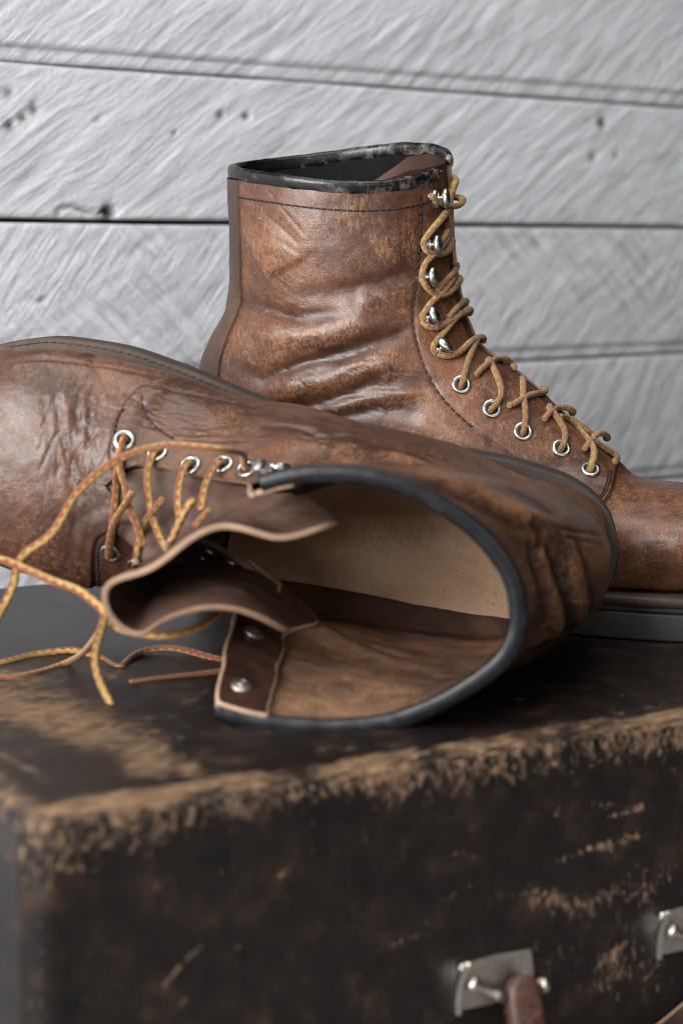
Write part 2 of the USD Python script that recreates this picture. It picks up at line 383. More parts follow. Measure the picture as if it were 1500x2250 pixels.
M_CASE = mat('worn_black_hide', {
    'tc': ('texture_coordinate', {}),
    'wr': ('attribute', {'attribute': 'wear'}),
    'gm': ('geometry', {}), 'nz': ('separate_xyz', {}), 'nzr': ('map_range', {'from_min': 0.35, 'from_max': 0.8, 'clamp': True}), 'ra': ('mapping', {'rotation': (0, 0, -0.53)}), 'mf': ('mapping', {'scale': (430, 300, 230)}), 'nf': ('noise_texture', {'scale': 1.0, 'detail': 5.0, 'roughness': 0.68, 'distortion': 0.9}), 'nmx': ('mix_float', {}),
    'ms': ('mapping', {'scale': (120, 700, 300)}), 'ns': ('noise_texture', {'scale': 1.0, 'detail': 5.0, 'roughness': 0.68, 'distortion': 0.7}),
    'mb': ('noise_texture', {'scale': 60.0, 'detail': 5.0, 'roughness': 0.65}),
    'w1': ('math', {'math_type': 'multiply_add', 'value2': 0.62}), 'nsr': ('map_range', {'from_min': 0.32, 'from_max': 0.68, 'to_min': 0.0, 'to_max': 0.5, 'clamp': True}),
    'w2': ('math', {'math_type': 'multiply_add', 'value2': 0.35}),
    'wm': ('map_range', {'from_min': 0.74, 'from_max': 0.98, 'to_min': 0.0, 'to_max': 1.0, 'clamp': True}),
    'base': ('rgb_ramp', {'ramp': [(0.3, lin(16, 14, 13)), (0.52, lin(28, 23, 21)), (0.64, lin(46, 33, 27)), (0.8, lin(74, 52, 38))]}),
    'tan': ('rgb_ramp', {'ramp': [(0.34, lin(70, 52, 40)), (0.5, lin(110, 85, 63)), (0.68, lin(152, 123, 94))]}),
    'mx': ('mix_color', {}),
    'weave': ('mapping', {'scale': (1300, 900, 120)}), 'wn': ('noise_texture', {'scale': 1.0, 'detail': 2.0}),
    'hs': ('math', {'math_type': 'multiply_add', 'value2': 0.7}), 'hw': ('math', {'math_type': 'multiply_add', 'value2': -0.6}),
    'b': ('bump', {'strength': 0.6, 'distance': 0.0009}),
    'rr': ('map_range', {'from_min': 0.0, 'from_max': 1.0, 'to_min': 0.34, 'to_max': 0.8, 'clamp': True}),
    'p': ('principled_bsdf', {'specular_ior_level': 0.28})},
    [('tc.object', 'ra.vector'), ('ra.vector', 'ms.vector'), ('ms.vector', 'ns.vector'), ('tc.object', 'mb.vector'), ('wr.fac', 'w1.value1'), ('gm.normal', 'nz.vector'), ('nz.z', 'nzr.value'), ('ra.vector', 'mf.vector'), ('mf.vector', 'nf.vector'), ('nf.fac', 'nmx.a'), ('ns.fac', 'nmx.b'), ('nzr.result', 'nmx.fac'), ('nmx.result', 'nsr.value'), ('nsr.result', 'w1.value3'), ('mb.fac', 'w2.value1'), ('w1.value', 'w2.value3'),
     ('w2.value', 'wm.value'), ('mb.fac', 'base.fac'), ('nmx.result', 'tan.fac'), ('base.color', 'mx.a'), ('tan.color', 'mx.b'), ('wm.result', 'mx.fac'), ('mx.result', 'p.base_color'),
     ('ra.vector', 'weave.vector'), ('weave.vector', 'wn.vector'), ('wn.fac', 'hs.value1'), ('mb.fac', 'hs.value3'), ('wm.result', 'hw.value1'), ('hs.value', 'hw.value3'), ('hw.value', 'b.height'),
     ('b.normal', 'p.normal'), ('wm.result', 'rr.value'), ('rr.result', 'p.roughness')])
M_HANDLE = leather('handle_leather', lin(38, 31, 32), lin(62, 44, 40), lin(92, 58, 46), lin(140, 92, 66), seed=11.0)
M_FLOOR = mat('floor_boards_tone', {'tc': ('texture_coordinate', {}), 'n': ('noise_texture', {'scale': 6.0, 'detail': 6.0}),
              'r': ('rgb_ramp', {'ramp': [(0.3, (0.17, 0.165, 0.16)), (0.7, (0.28, 0.275, 0.27))]}), 'p': ('principled_bsdf', {'roughness': 0.6})},
              [('tc.object', 'n.vector'), ('n.fac', 'r.fac'), ('r.color', 'p.base_color')])

# ------------------------------------------------------------------ setting: floor, plank wall
CASE_H = 0.17
fl = usdkit.mesh(stage, '/World/floor', trimesh.creation.box([4, 4, 0.02], transform=trimesh.transformations.translation_matrix([0, 1.0, -CASE_H - 0.01])), M_FLOOR)
fl.GetPrim().SetCustomDataByKey('kind', 'structure')

WD = np.array([6000 - 750, FPX, 0.0]); WD /= np.linalg.norm(WD)          # along the wall, to the right and away
WN = np.array([WD[1], -WD[0], 0.0])                                        # out of the wall, to the camera
W0 = P(0, 545, 1.13); W0[2] = 0


def wall_hit(px, py):
    d = ray(px, py)
    t = ((W0 - CAMP) @ WN) / (d @ WN)
    p = CAMP + d * t
    return np.array([(p - W0) @ WD, p[2]])


wall = thing('plank_wall', 'white painted wall of rough sawn horizontal planks behind the boots', 'wall', loc=W0)
# gap heights read off the photograph: (upper line, lower line) of every joint
zl = lambda y: wall_hit(0, y)[1]
edges = [zl(-260), zl(133), zl(484), zl(853), zl(1215), zl(1580), -CASE_H]
holes = [(1322, 270, 11, 1), (1302, 346, 9, .6), (1352, 340, 8, .5), (484, 252, 6, .8), (541, 256, 6, .9), (382, 291, 4, .8), (75, 240, 9, .7), (50, 258, 8, .7), (22, 276, 9, .8), (97, 656, 5, .5), (1450, 140, 7, .35),
         (215, 264, 5, .5), (20, 205, 9, .5), (88, 660, 4, .5)]
hw_ = [(wall_hit(a, b), s, k) for a, b, s, k in holes]
knot = [wall_hit(a, b) for a, b in ((128, 470), (135, 455), (160, 453), (185, 462), (215, 470), (238, 458), (244, 468), (262, 482), (200, 484), (235, 478))]
for k in range(len(edges) - 1):
    z1, z0 = edges[k], edges[k + 1]
    groove = k in (0, 2, 3)                     # bevelled lower edge that shows a second line
    x = np.r_[np.arange(-0.80, -0.06, 0.012), np.arange(-0.06, 0.70, 0.0022), np.arange(0.70, 1.1, 0.01)]
    n = 56
    zz = np.linspace(0, 1, n)
    lo_, hi_ = (0.0006 if k in (0, 2, 3) else 0.0011), (0.0006 if k in (1, 3, 4) else 0.0011)
    zs = z0 + lo_ + (z1 - z0 - lo_ - hi_) * zz
    X, Z = np.meshgrid(x, zs, indexing='ij')
    wav = 0.0012 * (fb(np.stack([X * 9, X * 0 + k * 5.3, X * 0], -1), 1, 3, k))
    Z = Z + wav * (np.where(zz < 0.5, 1 - zz, zz) - 0.5)[None] * 2
    D = 0.0035 * fb(np.stack([X * 6, Z * 25, X * 0 + k], -1), 1, 4, 3 + k)
    ang = [0.62, 0.6, 0.55, 1.0, 0.9, 0.7][k]
    cs, sn = math.cos(ang), math.sin(ang)
    aa, bb = X * cs + Z * sn, -X * sn + Z * cs
    D += 0.0011 * fb(np.stack([aa * 22, bb * 150, X * 0 + 7 * k], -1), 1, 3, 11)
    if k in (2, 3):
        D += 0.0012 * fb(np.stack([(X * cs - Z * sn) * 20, (X * sn + Z * cs) * 110, X * 0], -1), 1, 3, 17)
    tone = np.zeros_like(X)
    e = np.minimum(Z - Z[:, :1], Z[:, -1:] - Z)
    D -= 0.0012 * np.exp(-(e / 0.0012) ** 2)
    tone += 0.25 * np.exp(-(e / 0.0011) ** 2)
    if groove:
        wid = np.interp(x, [0, 0.5], [0.0085, 0.0100])[:, None] if k == 0 else 0.0075
        h = Z - Z[:, :1]
        D -= 0.0013 * smoothstep(0, 1, 1 - np.clip((h - wid + 0.0012) / 0.0016, 0, 1))
        D -= 0.0012 * np.exp(-((h - wid) / 0.0011) ** 2); tone += 0.65 * np.exp(-((h - wid) / 0.0010) ** 2) * (0.6 + fb(np.stack([X * 60, Z, Z], -1), 1, 3, 5))
    if k == 1:                                     # split corner at the joint, with its chip
        q = np.stack([X.ravel(), Z.ravel()], 1)
        d, _, _ = dist_poly(q, knot[:6]); d2 = np.linalg.norm(q - knot[6], axis=1)
        d = d.reshape(X.shape); d2 = d2.reshape(X.shape)
        g = np.exp(-(d / 0.0014) ** 2) * (0.75 + fb(np.stack([X, Z, Z], -1), 400, 2)); D -= 0.002 * g; tone += 0.75 * g
        g = np.exp(-(d2 / 0.0042) ** 2); D -= 0.005 * g; tone += 1.1 * g
    for (hx, hz), s, a in hw_:
        if z0 < hz < z1:
            r = s * 1.55 / FPX
            g = np.exp(-(((X - hx) ** 2 + (Z - hz) ** 2) / r ** 2)) * (0.8 + 0.6 * fb(np.stack([X, Z, Z], -1), 500, 2))
            D -= 0.003 * g * a; tone += 1.35 * g * a
    tone = np.clip(tone, 0, 1)
    # front face with its edges turned back 18 mm
    D0 = np.full((len(x), 1), -0.018)
    X = np.hstack([X[:, :1], X, X[:, -1:]]); Z = np.hstack([Z[:, :1], Z, Z[:, -1:]]); D = np.hstack([D0, D, D0])
    tone = np.hstack([tone[:, :1] * 0 + 0.6, tone, tone[:, :1] * 0 + 0.6])
    V = W0 + X[..., None] * WD + Z[..., None] * np.array([0, 0, 1.0]) + D[..., None] * WN
    part(wall, 'plank', (V.reshape(-1, 3), grid_faces(*X.shape)), M_PAINTS[k], smooth=True, attrs={'tone': tone.ravel()})
bk = np.array([[-0.80, edges[-1]], [1.1, edges[-1]], [1.1, edges[0]], [-0.80, edges[0]]])
V = np.array([W0 + a * WD + np.array([0, 0, b]) - dd * WN for dd in (0.0172, 0.03) for a, b in bk])
part(wall, 'backing', trimesh.convex.convex_hull(V), M_HOLE, smooth=False)

# ------------------------------------------------------------------ suitcase
SD = np.array([8200 - 750, FPX, 0.0]); SD /= np.linalg.norm(SD)          # along its front, to the right and away
SN = np.array([SD[1], -SD[0], 0.0])                                        # out of its front
SC = G(58, 1796)                                                           # front left top corner
DEPTH = abs((G(0, 1287) - SC) @ SN)
LEN = 0.62
case = thing('suitcase', 'old black leather suitcase with scuffed tan edges lying flat under the boots', 'suitcase', loc=SC * [1, 1, 0] + [0, 0, -CASE_H])
RC, RT = 0.010, 0.0075


def case_outline(off, n=900):
    """rounded rectangle, off = inset; returns (a along, b back) of n points, starting along the front"""
    r = max(RC - off * 0.6, 0.003)
    pts = []
    for cx, cy, a0 in ((LEN - off - r, off + r, -90), (LEN - off - r, DEPTH - off - r, 0), (off + r, DEPTH - off - r, 90), (off + r, off + r, 180)):
        for a in np.radians(np.linspace(a0, a0 + 90, 14)):
            pts.append((cx + r * math.cos(a), cy + r * math.sin(a)))
    return np.array(pts)


rows = []
prof = [(-0.0, -CASE_H), (0, -0.15), (0, -0.12)] + [(0, z) for z in np.linspace(-0.1, -RT, 84)] + [(RT - RT * math.cos(a), -RT + RT * math.sin(a)) for a in np.linspace(0.15, math.pi / 2, 9)]
base_o = case_outline(0)
dl = np.r_[0, np.cumsum(np.linalg.norm(np.diff(np.vstack([base_o, base_o[:1]]), axis=0), axis=1))]
NS = 1100
per = np.linspace(0, dl[-1], NS, endpoint=False)
# denser along the front: resample so that 70% of the points lie on the front and corners
fs = np.interp(np.linspace(0, 1, NS, endpoint=False), [0, 0.16, 0.30, 1.0], [0, LEN + DEPTH * 0.9, LEN + DEPTH + LEN * .5, dl[-1]])
fs = np.interp(np.linspace(0, 1, NS, endpoint=False), [0, 0.25, 0.33, 1.0], [0, dl[-1] - LEN - DEPTH, dl[-1] - LEN - 0.05, dl[-1]])


def resample(o):
    oo = np.vstack([o, o[:1]])
    return np.stack([np.interp(fs, dl, oo[:, 0]), np.interp(fs, dl, oo[:, 1])], 1)


for off, z in prof:
    rows.append(np.c_[resample(case_outline(off)), np.full(NS, z)])
# lid: shrink inwards in rows
for s in np.r_[np.linspace(0.002, 0.05, 22), np.linspace(0.06, DEPTH / 2 - 0.004, 50)]:
    o = resample(case_outline(RT))
    c = np.clip(o, [RT + s, RT + s], [LEN - RT - s, DEPTH - RT - s])
    rows.append(np.c_[c, np.zeros(NS)])
Q = np.array(rows)
A, B, Z = Q[..., 0], Q[..., 1], Q[..., 2]
# sag of the lid and dents along the front edge
edge_d = np.minimum(np.minimum(B, DEPTH - B), np.minimum(A, LEN - A))
Z = np.where(Z > -0.002, Z + 0.0022 * fb(np.stack([A * 9, B * 9, A * 0], -1), 1, 3, 2) * smoothstep(0, 0.03, edge_d), Z)
lump = fb(np.stack([A * 26, A * 0, B * 0], -1), 1, 3, 9)
near = np.exp(-(Z / 0.02) ** 2) * np.exp(-(edge_d / 0.02) ** 2)
Z = Z + 0.0045 * lump * near
Bd = B + 0.002 * fb(np.stack([A * 30, Z * 30, B * 20], -1), 1, 3, 6) * np.exp(-(B / 0.02) ** 2)
Wp = SC + A[..., None] * SD - Bd[..., None] * SN; Wp[..., 2] = Z
pp = proj(Wp.reshape(-1, 3))
# wear: tan where the edges have been rubbed, plus the scuffed patches
top = smoothstep(-0.006, -0.001, Z)
dz = -Z
wear = (0.20 + 0.16 * np.exp(-(A / 0.11) ** 2)) * np.exp(-((dz - 0.0) / 0.0036) ** 2) * np.exp(-(np.maximum(edge_d - RT * 0.9, 0) / 0.004) ** 2)
wear += 0.27 * np.exp(-((dz - 0.0004) / 0.0016) ** 2) * (edge_d < RT * 1.6)
wear += 0.10 * np.exp(-((dz - 0.005) / 0.006) ** 2) * (edge_d < 0.012)
wear *= 0.78 + 2.6 * fb(np.stack([A * 40, B * 40, Z * 40], -1), 1, 3, 21) + 0.15
wear += 0.12 * np.exp(-(A / 0.05) ** 2) * np.exp(-(dz / 0.03) ** 2) * (1 - top)
wear += 0.22 * np.exp(-((dz - 0.010) / 0.012) ** 2) * (edge_d < 0.01)
corner_v = np.exp(-((A - 0.004) ** 2 + (B - 0.004) ** 2) / 0.006 ** 2)
wear += 0.35 * corner_v * (0.5 + fb(np.stack([A * 20, B * 20, Z * 50], -1), 1, 3, 4))
wv = wear.ravel()
for poly, w, a in [(((0, 1500), (90, 1545), (200, 1590), (330, 1650)), 55, .55), (((0, 1545), (80, 1590), (180, 1620)), 30, .35), (((0, 1660), (85, 1700)), 9, .65), (((290, 1690), (420, 1690)), 26, .45),
                   (((200, 1440), (420, 1530)), 40, .25), (((420, 1690), (560, 1700)), 30, .3), (((700, 1650), (900, 1640)), 16, .3), (((1200, 1600), (1500, 1540)), 10, .3),
                   (((360, 2165), (400, 2120), (440, 2080)), 7, .62), (((470, 1900), (640, 1920)), 18, .22), (((1340, 1795), (1408, 1776)), 8, .75),
                   (((1230, 1890), (1290, 1868), (1400, 1840)), 9, .62), (((830, 2090), (920, 2055), (960, 2060)), 6, .5), (((930, 2040), (960, 1990), (1030, 1945)), 9, .38),
                   (((1180, 1975), (1270, 1995), (1330, 1970), (1460, 1930)), 34, .42), (((1210, 1960), (1260, 2010)), 12, .3), (((1180, 2100), (1440, 2120)), 60, .26), (((1420, 2000), (1330, 2150)), 40, .2),
                   (((1095, 1690), (1130, 1720)), 10, .4), (((1190, 1840), (1196, 1900)), 4, .4), (((640, 1740), (1500, 1620)), 36, .27), (((150, 1870), (520, 1770)), 40, .2)]:
    d, t, _ = dist_poly(pp, poly)
    wv += a * np.exp(-(d / w) ** 2)
wv += 0.09 * np.exp(-(((pp[:, 0] - 120) / 420) ** 2 + ((pp[:, 1] - 1560) / 120) ** 2)) + 0.08 * (Z.ravel() > -0.004) + 0.06 * np.exp(-(((pp[:, 0] - 1320) / 240) ** 2 + ((pp[:, 1] - 2060) / 190) ** 2)) + 0.05
r3 = np.random.default_rng(11)
for _ in range(150):
    on_top = r3.random() < 0.35
    cx = r3.uniform(0, 1500); cy = r3.uniform(1440, 1680 - .1 * cx) if on_top else r3.uniform(1800 - .15 * cx, 2250)
    a_ = r3.normal(-0.25 if on_top else -0.5, 0.5); L_ = r3.uniform(8, 55)
    wpx = r3.uniform(2.5, 5.0); amp = r3.uniform(.15, .42)
    d, t, _ = dist_poly(pp, [(cx - L_ * math.cos(a_), cy - L_ * math.sin(a_)), (cx + L_ * math.cos(a_), cy + L_ * math.sin(a_))])
    wv += amp * np.exp(-(d / wpx) ** 2)
part(case, 'shell', (Wp.reshape(-1, 3), grid_faces(*A.shape, closed_m=True)), M_CASE, smooth=True, attrs={'wear': np.clip(wv, 0, 1.4)})

#BOOTS

# ------------------------------------------------------------------ boots: shared shape
SOLE_S = [0, 0.004, .010, .02, .034, .06, .10, .137, .175, .21, .235, .26, .28, .30, .318, .327, .330]
SOLE_W = [0.002, .016, .0245, .031, .0352, .0372, .036, .037, .0435, .0505, .0535, .0525, .0475, .0370, .0215, .0085, .001]
hw = PchipInterpolator(SOLE_S, SOLE_W)


class Boot:
    def __init__(self, O, T, U, L):
        self.O, self.T, self.U, self.L = (np.array(a, float) for a in (O, T, U, L))

    def w(self, s, l, u):
        return self.O + np.asarray(s)[..., None] * self.T + np.asarray(l)[..., None] * self.L + np.asarray(u)[..., None] * self.U

    def su(self, px, py):
        """(s, u) of the pixel on the boot's middle plane"""
        d = ray(px, py)
        p = CAMP + d * (((self.O - CAMP) @ self.L) / (d @ self.L))
        return (p - self.O) @ self.T, (p - self.O) @ self.U

    def sl(self, px, py, u):
        d = ray(px, py)
        p = CAMP + d * (((self.O + self.U * u - CAMP) @ self.U) / (d @ self.U))
        return (p - self.O) @ self.T, (p - self.O) @ self.L

    def rings(self, K, nr=260, ns=420, ext=0):
        """K rows: Bs Bu Fs Fu half_width pB pF gap tilt shift -> grid of (s, l, u)"""
        K = np.array(K, float)
        ch = 0.5 * (np.hypot(*np.diff(K[:, :2], axis=0).T) + np.hypot(*np.diff(K[:, 2:4], axis=0).T))
        self.kt = np.r_[0, np.cumsum(ch)]
        R = np.linspace(0, self.kt[-1], nr)
        self.R = R
        C = PchipInterpolator(self.kt, K)(R)
        Bs, Bu, Fs, Fu, b, pB, pF, gap, tilt, shift = C.T
        self.C = C
        q = np.linspace(-1, 1, ns)
        phim = 1 - np.arcsin(np.clip(gap / b, 0, 1) ** (1 / pF)) / np.pi
        phi = np.abs(q)[None] * phim[:, None]
        return self.ring_points(phi, np.sign(q)[None] * np.ones_like(phi), slice(None))

    def ring_points(self, phi, sg, rows):
        Bs, Bu, Fs, Fu, b, pB, pF, gap, tilt, shift = (c[:, None] for c in self.C[rows].T)
        t = (1 - np.cos(np.pi * phi)) / 2
        p = pB + (pF - pB) * smoothstep(0.1, 0.75, phi)
        l = sg * b * np.abs(np.sin(np.pi * phi)) ** p
        s = Bs + (Fs - Bs) * t
        u = Bu + (Fu - Bu) * t
        u = u - tilt * l / b
        lim = hw(np.clip(s, 0.0005, 0.3295)) - 0.0040 + 0.55 * np.maximum(u, 0)
        k = smoothstep(0.04, 0.015, u)
        l = np.where(np.abs(l) > lim, l * (1 - k) + np.sign(l) * lim * k, l)
        l = l + shift * (1 - smoothstep(0, 1, 0 * l))
        return np.stack([s, l, u], -1)

    def world(self, g):
        return self.O + g[..., 0:1] * self.T + g[..., 1:2] * self.L + g[..., 2:3] * self.U

    def sole(self, th, grow=0.0, s1=0.33, top=0.0, n=70):
        s = np.r_[np.linspace(0, 1, n)] ** 1.0
        s = 0.330 * (1 - np.cos(np.pi * s)) / 2
        if s1 < 0.33: s = s[s <= s1]
        w = np.maximum(hw(s) + grow, 0.0006)
        up = np.c_[s, w]; dn = np.c_[s[::-1], -w[::-1]]
        o = np.vstack([up, dn])
        m = len(o); rows = []
        for off, uu in ((0.0012, top), (0.0, top - 0.0009), (0.0, top - th + 0.0009), (0.0012, top - th)):
            ww = np.maximum(np.abs(o[:, 1]) - off, 0.0004) * np.sign(o[:, 1])
            rows.append(self.w(np.clip(o[:, 0], off, max(s1, .0) + 0.0 - off), ww, np.full(m, uu)))
        V = np.array(rows)
        F = np.vstack([(lambda q: np.vstack([q[:, [0, 1, 2]], q[:, [0, 2, 3]]]))(grid_faces(4, m, closed_m=True))])
        V = V.reshape(-1, 3)
        k = len(s); caps = []
        for base in (0, 3 * m):
            i = np.arange(k - 1)
            a, b2 = base + i, base + m - 1 - i
            q = np.vstack([np.c_[a, a + 1, b2], np.c_[a + 1, b2 - 1, b2]])
            caps.append(q if base else q[:, ::-1])
        return V, np.vstack([F] + caps)


def displace(V, N, curves, face=None):
    """press creases (pixel polylines: points, width px, depth mm, sharpness) into the surface where it faces the camera"""
    q = proj(V)
    see = smoothstep(0.0, 0.25, -((V - CAMP) / np.linalg.norm(V - CAMP, axis=1, keepdims=True) * N).sum(1))
    if face is not None: see = see * face
    d = np.zeros(len(V)); val = np.zeros(len(V)); rid = np.zeros(len(V))
    for c in curves:
        pts, w, mm = c[:3]
        poly = smooth_poly(pts, 26) if len(pts) > 2 else np.array(pts, float)
        lo, hi = poly.min(0) - 3.2 * w, poly.max(0) + 3.2 * w
        m = np.where((q[:, 0] > lo[0]) & (q[:, 0] < hi[0]) & (q[:, 1] > lo[1]) & (q[:, 1] < hi[1]) & (see > 0.01))[0]
        if not len(m): continue
        dd, t, side = dist_poly(q[m], poly)
        taper = smoothstep(0, 0.16, t) * smoothstep(1, 0.84, t) if not (len(c) > 3 and c[3] == 'full') else 1.0
        g = np.exp(-(dd / w) ** 2) * taper * see[m]
        if len(c) > 3 and c[3] == 'step':      # a fold that overlaps: steep on one side
            g = np.where(side > 0, np.exp(-(dd / (0.35 * w)) ** 2), np.exp(-(dd / (1.7 * w)) ** 2)) * taper * see[m]
        d[m] += mm * 1e-3 * g
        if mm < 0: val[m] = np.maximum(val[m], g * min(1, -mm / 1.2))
        else: rid[m] = np.maximum(rid[m], g * min(1, mm / 1.5))
    return d, val, rid


def nearest_on(V, N, px, py, rad=7.0):
    q = proj(V)
    d = np.hypot(q[:, 0] - px, q[:, 1] - py)
    see = ((CAMP - V) * N).sum(1) > 0
    c = np.where(see & (d < rad))[0]
    if not len(c):
        c = np.where(see)[0]; return c[np.argmin(d[c])]
    y = V[c, 1]
    c = c[y < y.min() + 0.006]
    return c[np.argmin(d[c])]


def basis(n):
    n = n / np.linalg.norm(n)
    a = np.cross(n, [0.1, 0.2, 1.0]); a /= np.linalg.norm(a)
    return a, np.cross(n, a), n


def eyelet(boot_prim, p, n, r=0.0036, t=0.0011):
    a, b, n = basis(n)
    th = np.linspace(0, 2 * np.pi, 25)[:-1]; ph = np.linspace(0, 2 * np.pi, 11)[:-1]
    TH, PH = np.meshgrid(th, ph, indexing='ij')
    rr = r + t * np.cos(PH); hh = t * 0.75 * np.sin(PH) + 0.0003
    V = p + (rr * np.cos(TH))[..., None] * a + (rr * np.sin(TH))[..., None] * b + hh[..., None] * n
    f = grid_faces(24, 10, closed_m=True)
    last = np.array([[23 * 10 + j, 23 * 10 + (j + 1) % 10, (j + 1) % 10, j] for j in range(10)])
    e = part(boot_prim, 'eyelet', (V.reshape(-1, 3), np.vstack([f, last])), M_STEEL, smooth=True)
    dV = np.vstack([[p + n * 0.0002]] + [[p + (r - 0.0004) * (math.cos(x) * a + math.sin(x) * b) + n * 0.0004] for x in th])
    part(e, 'hole', (dV, np.array([[0, 1 + i, 1 + (i + 1) % 24] for i in range(24)])), M_HOLE, smooth=False)
    return e


def blob(p, a, b, n, ra, rb, rn, sub=3):
    m = trimesh.creation.icosphere(sub)
    v = m.vertices
    return p + v[:, :1] * a * ra + v[:, 1:2] * b * rb + v[:, 2:3] * n * rn, m.faces


def hook(boot_prim, p, n, along, out, size=1.0):
    """speed hook: a domed base on the leather, a neck and a curled lip standing off it towards the edge"""
    n = n / np.linalg.norm(n)
    al = along - n * (along @ n); al /= np.linalg.norm(al)
    ou = np.cross(n, al); ou *= np.sign(ou @ out)
    s = size
    m = [blob(p - ou * 0.0012 * s + n * 0.0006, al, ou, n, 0.0040 * s, 0.0026 * s, 0.0020 * s),
         blob(p + ou * 0.0014 * s + n * 0.0042 * s, al, ou - 0.2 * n, n, 0.0043 * s, 0.0028 * s, 0.0021 * s)]
    c = catmull([p - ou * .001 * s, p + n * 0.0018 * s - ou * 0.0002 * s, p + ou * 0.0006 * s + n * 0.0028 * s, p + ou * 0.0012 * s + n * 0.0036 * s], 14)
    m.append(tube(c, 0.0010 * s, 0.0016 * s, 12)[:2])
    return part(boot_prim, 'hook', join(m), M_STEEL, smooth=True)


def stitches(boot_prim, curve, normals, step, length, r, name='stitching', material=None, lift=0.0003):
    """a row of short threads along a curve (points on the surface with their normals)"""
    l = np.r_[0, np.cumsum(np.linalg.norm(np.diff(curve, axis=0), axis=1))]
    items = []
    for a in np.arange(step * 0.3, l[-1] - length, step):
        t = np.linspace(a, a + length, 5)
        c = np.stack([np.interp(t, l, curve[:, k]) for k in range(3)], 1)
        n = np.stack([np.interp(t, l, normals[:, k]) for k in range(3)], 1)
        c = c + n * (lift + r * 0.4 * np.sin(np.linspace(0, np.pi, 5)))[:, None] - n * r * 0.2
        items.append(tube(c, r, k=6)[:2])
    return part(boot_prim, name, join(items), material or M_BLACK, smooth=True)


def on_surface(V, N, pts, n=60):
    """pixel curve laid on the visible surface"""
    c = smooth_poly(pts, n) if len(pts) > 2 else np.stack([np.linspace(pts[0][k], pts[1][k], n) for k in (0, 1)], 1)
    i = [nearest_on(V, N, *p) for p in c]
    P3 = V[i]; Nn = N[i]
    k = np.ones(5) / 5
    sm = lambda X: np.stack([np.convolve(np.pad(X[:, j], 2, mode='edge'), k, 'valid') for j in range(3)], 1)
    # put every point back on its own ray, at the smoothed depth
    P3 = sm(P3)
    Nn = sm(Nn)
    return P3, Nn / np.linalg.norm(Nn, axis=1, keepdims=True)


def strip_between(a, b):
    """a ribbon between two polylines of equal length"""
    return np.vstack([a, b]), grid_faces(2, len(a))


# ------------------------------------------------------------------ the standing boot
PSI = math.radians(15)
bT = np.array([math.cos(PSI), -math.sin(PSI), 0]); bL = np.array([-math.sin(PSI), -math.cos(PSI), 0])
BB = Boot((-0.0715, 0.990, 0.0195), bT, (0, 0, 1), bL)
kb = []
#       Bpx          Fpx         b     pB   pF  gap   tilt
for bp, fp, b, pB, pF, gap, tilt in [
        ((523, 369), (981, 362), .0465, .95, .95, .0095, .0085),
        ((523, 430), (984, 430), .0462, .95, .95, .0095, .0050),
        ((526, 530), (988, 530), .0455, .95, .95, .0095, .0015),
        ((524, 610), (999, 610), .0440, .95, .95, .0095, .0),
        ((512, 680), (1018, 690), .0425, .95, .95, .0095, .0),
        ((480, 745), (1052, 762), .0415, .92, .95, .0095, .0),
        ((458, 800), (1108, 800), .0410, .88, .95, .0095, .0),
        ((445, 890), (1172, 850), .0400, .82, .95, .0095, .0),
        ((446, 990), (1232, 905), .0392, .75, .95, .0092, .0),
        ((450, 1090), (1290, 955), .0392, .65, .95, .0088, .0),
        ((470, 1188), (1335, 992), .0400, .52, .95, .0080, .0)]:
    kb.append([*BB.su(*bp), *BB.su(*fp), b, pB, pF, gap, tilt, 0])
s0 = kb[-1][2]
for Bs, Fp, b, gap in [(.06, (1362, 1018), .041, .0065), (.105, (1385, 1040), .0425, .0001), (.15, (1425, 1054), .0455, 0), (.19, (1490, 1062), .0475, 0), (.225, (1560, 1072), .0475, 0), (.255, (1625, 1092), .0445, 0)]:
    kb.append([Bs, 0.0, *BB.su(*Fp), b, .2, .85, gap, 0, 0])
for Bs, Fs, Fu, b in [(.285, .302, .046, .037), (.30, .313, .034, .028), (.308, .319, .018, .018), (.312, .321, .004, .006)]:
    kb.append([Bs, 0.0, Fs, Fu, b, .25, .8, 0, 0, 0])
g = BB.rings(kb, 300, 440)
front_ = smoothstep(0.0, 0.11, g[..., 0] - g[:, 220:221, 0])
g[..., 2] -= (0.0055 * front_ - 0.003 * (1 - front_)) * g[..., 1] / 0.0465 * (1 - smoothstep(0, 0.05, BB.R))[:, None]
V0 = BB.world(g)
N0 = vnormals(V0)
if ((V0[60, 220] - V0[60].mean(0)) * N0[60, 220]).sum() < 0: N0 = -N0
sh = V0.shape
Vf, Nf = V0.reshape(-1, 3), N0.reshape(-1, 3)
